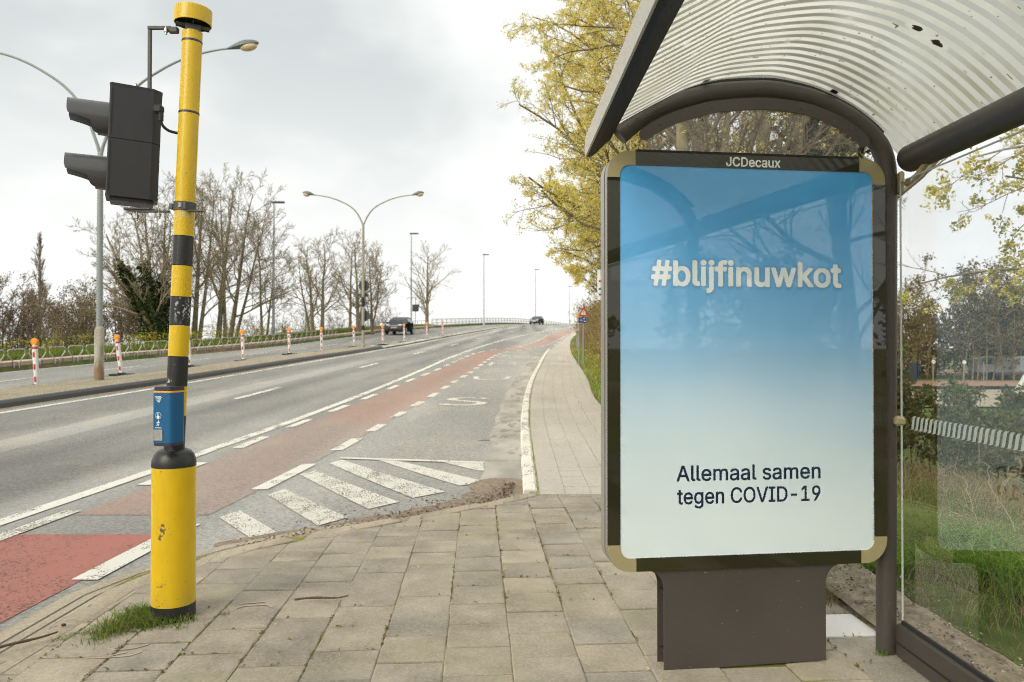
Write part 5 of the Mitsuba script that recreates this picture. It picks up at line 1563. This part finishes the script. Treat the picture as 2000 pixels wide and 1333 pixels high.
ms, cc = cards(rng, np.column_stack([Xq, Yq, zt(Xq, Yq) + .35 + .3 * rng.random(260)]), .05, 14, .16, [(.18, .26, .045), (.46, .34, .06), (.24, .28, .05), (.50, .42, .06)])
put('undergrowth', ms, 'leafv', color=cc, kind='stuff', label='leafy undergrowth with some yellow flowers behind the left hoops')
# tufts on the pavement
n = 1500
a = rng.uniform(math.pi * .85, math.pi * 1.85, n)
r = .105 + np.abs(rng.normal(0, .062, n))
Xq, Yq = PX + np.cos(a) * r * 1.12 - .02, PY + np.sin(a) * r
ok = rng.random(n) < .30 + .7 * (Xq < PX - .02)
Xq, Yq = Xq[ok], Yq[ok]
x2 = np.concatenate([Xq, rng.normal(-1.985, .04, 380), rng.normal(-1.91, .05, 260)]); y2 = np.concatenate([Yq, rng.normal(3.75, .08, 380), rng.normal(3.88, .08, 260)])
grass('grass_tuft', 'grass tuft growing at the foot of the yellow sleeve', x2, y2, .085, .005, .9, [(.09, .17, .025), (.12, .20, .03), (.16, .24, .04)] + GREEN[:2] + DRY[1:2] + [(.24, .24, .07)], 6, 'grass tuft', Z=np.zeros(len(x2)) + .01)
n = 420
t = rng.random(n)
Xq = np.where(t < .6, -2.19 + .16 * t / .6, -2.11 + .12 * (t - .6) / .4) + rng.normal(0, .022, n)
Yq = np.where(t < .6, 3.63 + .26 * t / .6, 3.70 + .06 * (t - .6) / .4) + rng.normal(0, .022, n)
grass('grass_tuft', 'low mossy grass patch in the kerb joint left of the sleeve', Xq, Yq, .035, .004, .9, GREEN + [(.20, .19, .06)], 7, 'grass tuft', Z=np.zeros(n) + .008)
for q_, (a, b, n, lb) in enumerate(((-1.52, 3.98, 26, 'tiny pale grass sprig on a slab right of the sleeve'), (1.72, 4.22, 240, 'small reddish tipped tuft beyond the white slab'), (1.70, 3.47, 26, 'tiny sprig between slabs beside the shelter post'), (2.0, 4.5, 200, 'green tuft behind the shelter post'))):
    grass('grass_tuft', lb, rng.normal(a, .012 if n < 50 else .085, n), rng.normal(b, .012 if n < 50 else .06, n), .05 if n < 50 else .13, .0045, 1.0, [(.16, .18, .05), (.25, .21, .09), (.28, .17, .07)] if q_ == 1 or q_ == 0 else GREEN, 40 + q_, 'grass tuft', Z=np.zeros(n) + .012)
# moss in the slab joints
n = 2600
c = rng.integers(-7, 8, n)
s_ = rng.random(n)
t = rng.uniform(-3.5, 13, n)
J = P0[None] + c[:, None] * TS * U2 + (t * TS)[:, None] * V2
cross = rng.random(n) < .28
rr = np.floor(t)
J2 = P0[None] + (c + s_)[:, None] * TS * U2 + ((rr + .5 * (c % 2)) * TS)[:, None] * V2
J = np.where(cross[:, None], J2, J)
ok = (nz(J[:, 0], J[:, 1], 1.1, 5) > .535) & shapely.contains_xy(REGION.buffer(-.03), J[:, 0], J[:, 1])
J = J[ok] + rng.normal(0, .003, (ok.sum(), 2))
ms, cc = cards(rng, np.column_stack([J, np.zeros(len(J)) + .003]), .006, 4, .004, [(.17, .19, .03), (.22, .22, .04), (.15, .13, .05), (.20, .16, .08)])
put('moss', ms, 'leafv', color=cc, kind='stuff', label='yellow green moss along the slab joints')

# dark leafy shrubs and low ground beyond the shelter
DKG = [(.11, .145, .045), (.14, .17, .055), (.17, .18, .07), (.22, .20, .09)]
for X_, Y_, w, h, lb, colr in ((5.4, 10.2, 2.6, 1.45, 'dense dark green shrub behind the side pane, left', DKG), (7.6, 9.8, 3.0, 1.55, 'dense dark green shrub behind the side pane, right', DKG), (4.1, 9.4, 1.6, 1.2, 'olive shrub beside the shelter post', [(.10, .10, .03), (.08, .10, .025), (.13, .11, .04)]), (9.6, 11.6, 3.2, 1.8, 'dark shrub at the right edge behind the side pane', DKG), (6.9, 7.9, 1.8, .8, 'low green shrub in front of the dark ones behind the side pane', DKG + GREEN[:2])):
    bush('shrub', lb, X_, Y_, zg, w, h, 26, int(X_ * 30), leaves=(5200, .035, 3, .05, colr), catg='shrub', group='shrubs behind the side pane', lev=(6, 4, 3))
for q_ in range(16):
    a, b = rng.uniform(2.4, 4.8), rng.uniform(5.2, 7.2)
    sd = rng.normal(0, .38)
    u_ = np.linspace(0, 1, 9)
    kink = rng.normal(0, .022, (9, 2)).cumsum(0)
    p = np.column_stack([a + sd * u_ ** 1.3 + kink[:, 0], b + rng.normal(0, .2) * u_ + kink[:, 1], rng.uniform(.28, .6) * (u_ - .35 * u_ ** 3)])
    put('dry_stem', tube(p, np.linspace(.0042, .0018, 9), 5), 'straw', label='pale dry bramble stem bending over the grass behind the pane', category='stem', group='dry stems behind the pane')
for X_, Y_, w, h, lb in ((17, 46, 11, 6.6, 'hazy brown bare thicket beyond the car park, left part'), (27, 50, 13, 6.3, 'hazy brown bare thicket beyond the car park, middle part'), (38, 52, 13, 7.2, 'hazy brown bare thicket beyond the car park, right part'), (12.5, 36, 6, 5.5, 'bare brown thicket just right of the shelter post'), (50, 56, 14, 7.0, 'hazy brown bare thicket at the far right edge')):
    bush('thicket', lb, X_, Y_ + 12, -1.2, w, h * 1.3, 30, int(X_ * 11), 'hedgewood', leaves=(6500, .12, 2, .25, OLIVE + [(.20, .20, .10)]), catg='thicket', group='bare thickets beyond the side pane')

rng = np.random.default_rng(77)
n = 9000
Xq, Yq = rng.uniform(16, 95, n), rng.uniform(66, 76, n)
hq = 4.6 + 2.6 * meshkit.fbm(np.stack([Xq * .16, Yq * 0, Yq * 0], 1), 3)
ms, cc = cards(rng, np.column_stack([Xq, Yq, -1.2 + hq * rng.random(n) ** .8]), .26, 2, .25, [(.24, .21, .14), (.28, .24, .16), (.20, .19, .11), (.25, .20, .15)])
put('treeline', ms, 'leafv', color=cc, kind='stuff', label='hazy far line of bare brown trees beyond the parking surface')
# low ground to the right: parking surface, brown strip, far vehicles and posts
def flat(x0, x1, y0, y1, z):
    return TM([(x0, y0, z), (x1, y0, z), (x1, y1, z), (x0, y1, z)], [(0, 1, 2, 3)])
put('parking_ground', flat(14, 90, 33, 47, -1.13), 'median', label='grey parking surface below the embankment', **STR)
put('bare_field', flat(14, 120, 47.2, 60, -1.10), 'fieldsoil', label='reddish brown bare strip beyond the parking surface', **STR)
put('bare_field__edge', bx(67, 47.1, -1.05, 106, .2, .25), 'rubber')
kv = thing('parked_van', 'small white van parked beyond the brown strip', 'van')
vx, vy = 40.5, 62.0
put(kv + '__body', bx(vx, vy, .05, 5.0, 1.9, 1.5, .25), 'vanwhite')
put(kv + '__cab_window', bx(vx - 1.9, vy - .96, .42, .9, .03, .5, .01), 'carglass')
for s in (-1.6, 1.6):
    put(kv + '__wheel', xf(cyl((0, 0), .34, -.1, .1, 20, .02), rot(90, [1, 0, 0]), [vx + s, vy - .9, -.82]), 'tyre')
kn = thing('notice_board', 'dark noticeboard on legs below the embankment', 'notice board')
nx, ny = px2(1782, 26.), 26.0
put(kn + '__panel', bx(nx, ny, pz2(727, ny), .30, .08, .66, .02), 'signback')
put(kn + '__edge_strip', bx(nx + .17, ny - .02, pz2(722, ny), .03, .1, .6), 'signblue')
put(kn + '__leg', bx(nx - .1, ny, -.7, .06, .06, 1.5), 'signback'); put(kn + '__leg', bx(nx + .1, ny, -.7, .06, .06, 1.5), 'signback')
for px, py, mt, lb in ((1823, 707, 'signwhite', 'small white road sign beside the far noticeboard'), (1922, 703, 'signback', 'small dark road sign before the parked van'), (1883, 708, 'signwhite', 'small white road sign between the far trunks')):
    kk = thing('small_sign', lb, 'road sign')
    put(kk + '__panel', xf(cyl((0, 0), .15, -.02, .02, 20), rot(90, [1, 0, 0]), [px2(px, 58), 58, pz2(py, 58)]), mt)
    put(kk + '__post', cyl((px2(px, 58), 58.06), .04, -1.2, pz2(py, 58), 8), 'lampgrey')
kb = thing('barrier_pole', 'slanting white pole at the right edge behind the pane', 'barrier')
put(kb + '__pole', tube([(px2(1975, 16), 16, pz2(780, 16)), (px2(2010, 16), 16, pz2(722, 16))], .045, 8), 'signwhite')
put(kb + '__stand', tube([(px2(1975, 16), 16, pz2(778, 16)), (px2(1975, 16), 16, -1.3)], .05, 8), 'signback')

for X_, Y_ in ((14, -16), (22, -12), (6, -24), (30, -4)):
    bush('thicket', 'thicket behind the camera, mirrored in the poster glass', X_, Y_, -1.0, 10, 5.5, 12, int(X_ * 13 - Y_), leaves=(2600, .16, 2, .2, OLIVE), catg='thicket', group='thickets behind the camera', lev=(6, 4, 3))
# trees and a trader's board behind the camera, seen only in the glass
for X_, Y_, top, sd, lb in ((7.2, -3.5, 8, 201, 'bare tree mirrored in the poster glass'), (10.5, .5, 9, 202, 'bare tree right of the shelter, mirrored in the poster glass')):
    tree('bare_tree', lb, [st(X_, Y_, -.8, top, (-.6, 0), .2), st(X_ + .2, Y_, -.8, top * .8, (-1.6, .5), .15)], FLW(11, .46)[:3], sd, None, 'darkbark')
tb = thing('trade_board', 'dark trade board behind the shelter, mirrored in the poster glass', 'sign board')
TBM = trimesh.transformations.translation_matrix([4.3, -1.2, 0]) @ rot(-62, [0, 0, 1])
put(tb + '__panel', xf(bx(0, 0, 1.25, 2.6, .05, 1.5, .01), TBM), 'board')
def tb_text(txt, hgt, z, x0, wide):
    s = flat_text(txt, hgt, True)
    b = s.bounds
    s = affinity.affine_transform(s, [wide / (b[2] - b[0]), 0, 0, 1, x0 - b[0] * wide / (b[2] - b[0]), z])
    m_ = extrude(s.simplify(.001), .004)
    v = m_.vertices
    m_.vertices = np.column_stack([-v[:, 0], v[:, 2] + .0252, v[:, 1]])
    m_.fix_normals()
    return xf(m_, TBM)
put(tb + '__lettering', tb_text('VANDEZANDE', .21, 1.55, -1.1, 2.1), 'inkwhite')
put(tb + '__lettering', tb_text('ALL ABOUT MECHANICS', .13, 1.33, -1.1, 2.1), 'inkwhite')
put(tb + '__lettering', tb_text('WWW.VANDEZANDE.COM', .08, .95, -.9, 1.2), 'inkwhite')
for s in (-1.1, 1.1):
    put(tb + '__post', xf(bx(s, -.06, .9, .07, .07, 2.2), TBM), 'clampgrey')

# ------------------------------------------------------------------ small litter
rng = np.random.default_rng(55)
def stick(pts, r, lb, mat='wood'):
    put('twig', tube(smooth_path(pts, 16), np.interp(np.linspace(0, 1, 16), [0, .5, 1], [r, r * 1.1, r * .6]) * rng.uniform(.85, 1.15, 16), 7), mat, smooth=60, label=lb, category='twig')
stick([(-1.20, 4.17, .016), (-1.1, 4.19, .02), (-.98, 4.20, .016), (-.915, 4.225, .02)], .006, 'short dark twig lying across the slabs')
stick([(-2.42, 3.36, .03), (-2.34, 3.47, .034), (-2.24, 3.60, .028), (-2.20, 3.66, .03)], .007, 'long brown twig on the kerb at the lower left')
stick([(-.5, 11.3, .02), (-.42, 11.34, .02), (-.30, 11.33, .02)], .008, 'dark twig lying in the bus bay')
put('pebble', xf(trimesh.creation.icosphere(2, 1), np.diag([.012, .010, .008, 1]), [-2.255, 3.80, .012]), 'rubber', smooth=20, label='small black pebble on the kerb left of the sleeve', category='pebble')
for q_, (a, b, r) in enumerate(((1.95, 3.66, .04), (1.91, 3.72, .03))):
    v = trimesh.creation.icosphere(2, 1); v.vertices = v.vertices * [r, r * .8, r * .65] * (1 + .25 * (meshkit.noise(v.vertices * 1.7 + q_) - .5)[:, None])
    put('stone', xf(v, None, [a, b, .02]), 'stone', smooth=30, label='grey stone behind the pane at the base rail' + (', the larger' if q_ == 0 else ', the smaller'), category='stone')
# sandy soil strip behind the base rail
Yq = np.arange(1.6, 9, .12)
A = np.linspace(0, 1, 14)
Xm = 1.80 + (xP(Yq)[:, None] * 0) + A[None] * (.36 + .12 * sst(4, 6, Yq))[:, None]
Ym_ = np.repeat(Yq[:, None], 14, 1)
Zm = .03 + .035 * meshkit.fbm(np.stack([Xm * 6, Ym_ * 6, Xm * 0], -1), 3) + A[None] * .02
Zm = np.maximum(Zm, 0) - .02 * (A[None] == 0) - .05 * (A[None] == 1)
n, m = Xm.shape
i, j = np.meshgrid(np.arange(n - 1), np.arange(m - 1), indexing='ij')
q = np.stack([i * m + j, i * m + j + 1, (i + 1) * m + j + 1, (i + 1) * m + j], -1).reshape(-1, 4)
put('soil_strip', TM(np.stack([Xm, Ym_, Zm], -1).reshape(-1, 3), q), 'soil', smooth=True, label='sandy bare soil strip along the shelter', **STR)
n = 2600
Yq = rng.uniform(2.2, 6, n)
Xq = 1.81 + rng.random(n) * (.38 + .10 * (Yq > 4))
ms, cc = cards(rng, np.column_stack([Xq, Yq, .052 + .02 * rng.random(n)]), .009, 1, .004, [(.10, .085, .065), (.30, .26, .20), (.45, .42, .36), (.16, .12, .08), (.07, .06, .05), (.22, .18, .10)], flat=.6)
put('grit', ms, 'vcol', color=cc, kind='stuff', label='grit, chips and dead leaves on the soil strip')
# leaf litter swept against the kerb at the end of the bay
Lc = LineString([(-2.05, 5.55), (-1.62, 5.86), (-1.1, 6.2), (-.68, 6.5), (-.42, 6.76), (-.2, 7.1), (-.06, 7.5), (-.05, 8.1)])
n = 4600
s_ = rng.beta(1.5, 1.3, n) * Lc.length
w_ = np.interp(s_ / Lc.length, [0, .12, .35, .6, .8, 1], [.05, .13, .26, .34, .24, .07])
pp = np.array([Lc.interpolate(a).coords[0] for a in s_])
offn = np.where(rng.random(n) < .8, np.abs(rng.normal(0, .8, n)), rng.exponential(1.6, n)) * w_
hump = np.exp(-(offn / (w_ + .01) - .5) ** 2)
C = np.column_stack([pp[:, 0] - offn * .6 + .07, pp[:, 1] + offn * .62 - .06, zr(pp[:, 1]) + .010 + .014 * hump * rng.random(n) * .55 * np.interp(s_ / Lc.length, [0, .3, .6, 1], [.3, 1, 1, .3])])
C = C[rng.random(n) < .35 + .65 * nz(C[:, 0], C[:, 1], 4.)]
ms, cc = cards(rng, C, .013, 1, .014, [(.14, .105, .075), (.08, .06, .045), (.24, .19, .14), (.30, .24, .18), (.17, .10, .06), (.27, .22, .17)], flat=.8)
put('leaf_litter', ms, 'vcol', color=cc, kind='stuff', label='brown leaf litter swept against the kerb at the end of the bay')
sl = unary_union([Lc.interpolate(a).buffer(.09 + .26 * float(meshkit.noise(np.array([a * 4., 0, 0]))), 5) for a in np.arange(0, Lc.length, .08)])
sl2 = affinity.translate(sl, -.07, .06)
put('road__silt', drape(sl2.difference(REGION.buffer(.16)), .0105, zr, .15), 'silt', label='dried silt under the leaf litter')
# fallen petals and specks on the slabs
n = 170
Xq, Yq = rng.uniform(-2.2, 1.9, n), rng.uniform(2.9, 7.2, n)
ok = shapely.contains_xy(REGION, Xq, Yq)
ms, cc = cards(rng, np.column_stack([Xq, Yq, Xq * 0 + .009])[ok], .008, 1, .001, [(.55, .42, .10), (.6, .52, .3), (.10, .08, .05), (.4, .3, .12)], flat=.9)
put('fallen_petals', ms, 'vcol', color=cc, kind='stuff', label='scattered fallen petals and specks on the slabs')
# faint survey paint on slabs
def chalk(strokes, x, y, ang):
    s = unary_union([LineString(smooth_path(np.array(a), 12)).buffer(.007) for a in strokes])
    s = affinity.translate(affinity.rotate(s, ang, origin=(0, 0)), x, y)
    put('sidewalk__paint_mark', drape(s, .0062, zs, .1), 'chalk', label='faint orange survey paint stroke')
chalk([[(0, 0), (.18, .01), (.22, .05)], [(.15, .05), (.10, .02)], [(.06, .10), (.14, .09), (.22, .14)]], -1.93, 3.42, 6)
chalk([[(0, 0), (.05, .06), (.16, .07), (.20, .03)], [(.02, .10), (.14, .12)]], -1.50, 4.05, 5)
chalk([[(0, 0), (.06, .03), (.10, .0)], [(.02, -.03), (.08, -.04)]], -1.34, 3.80, 0)
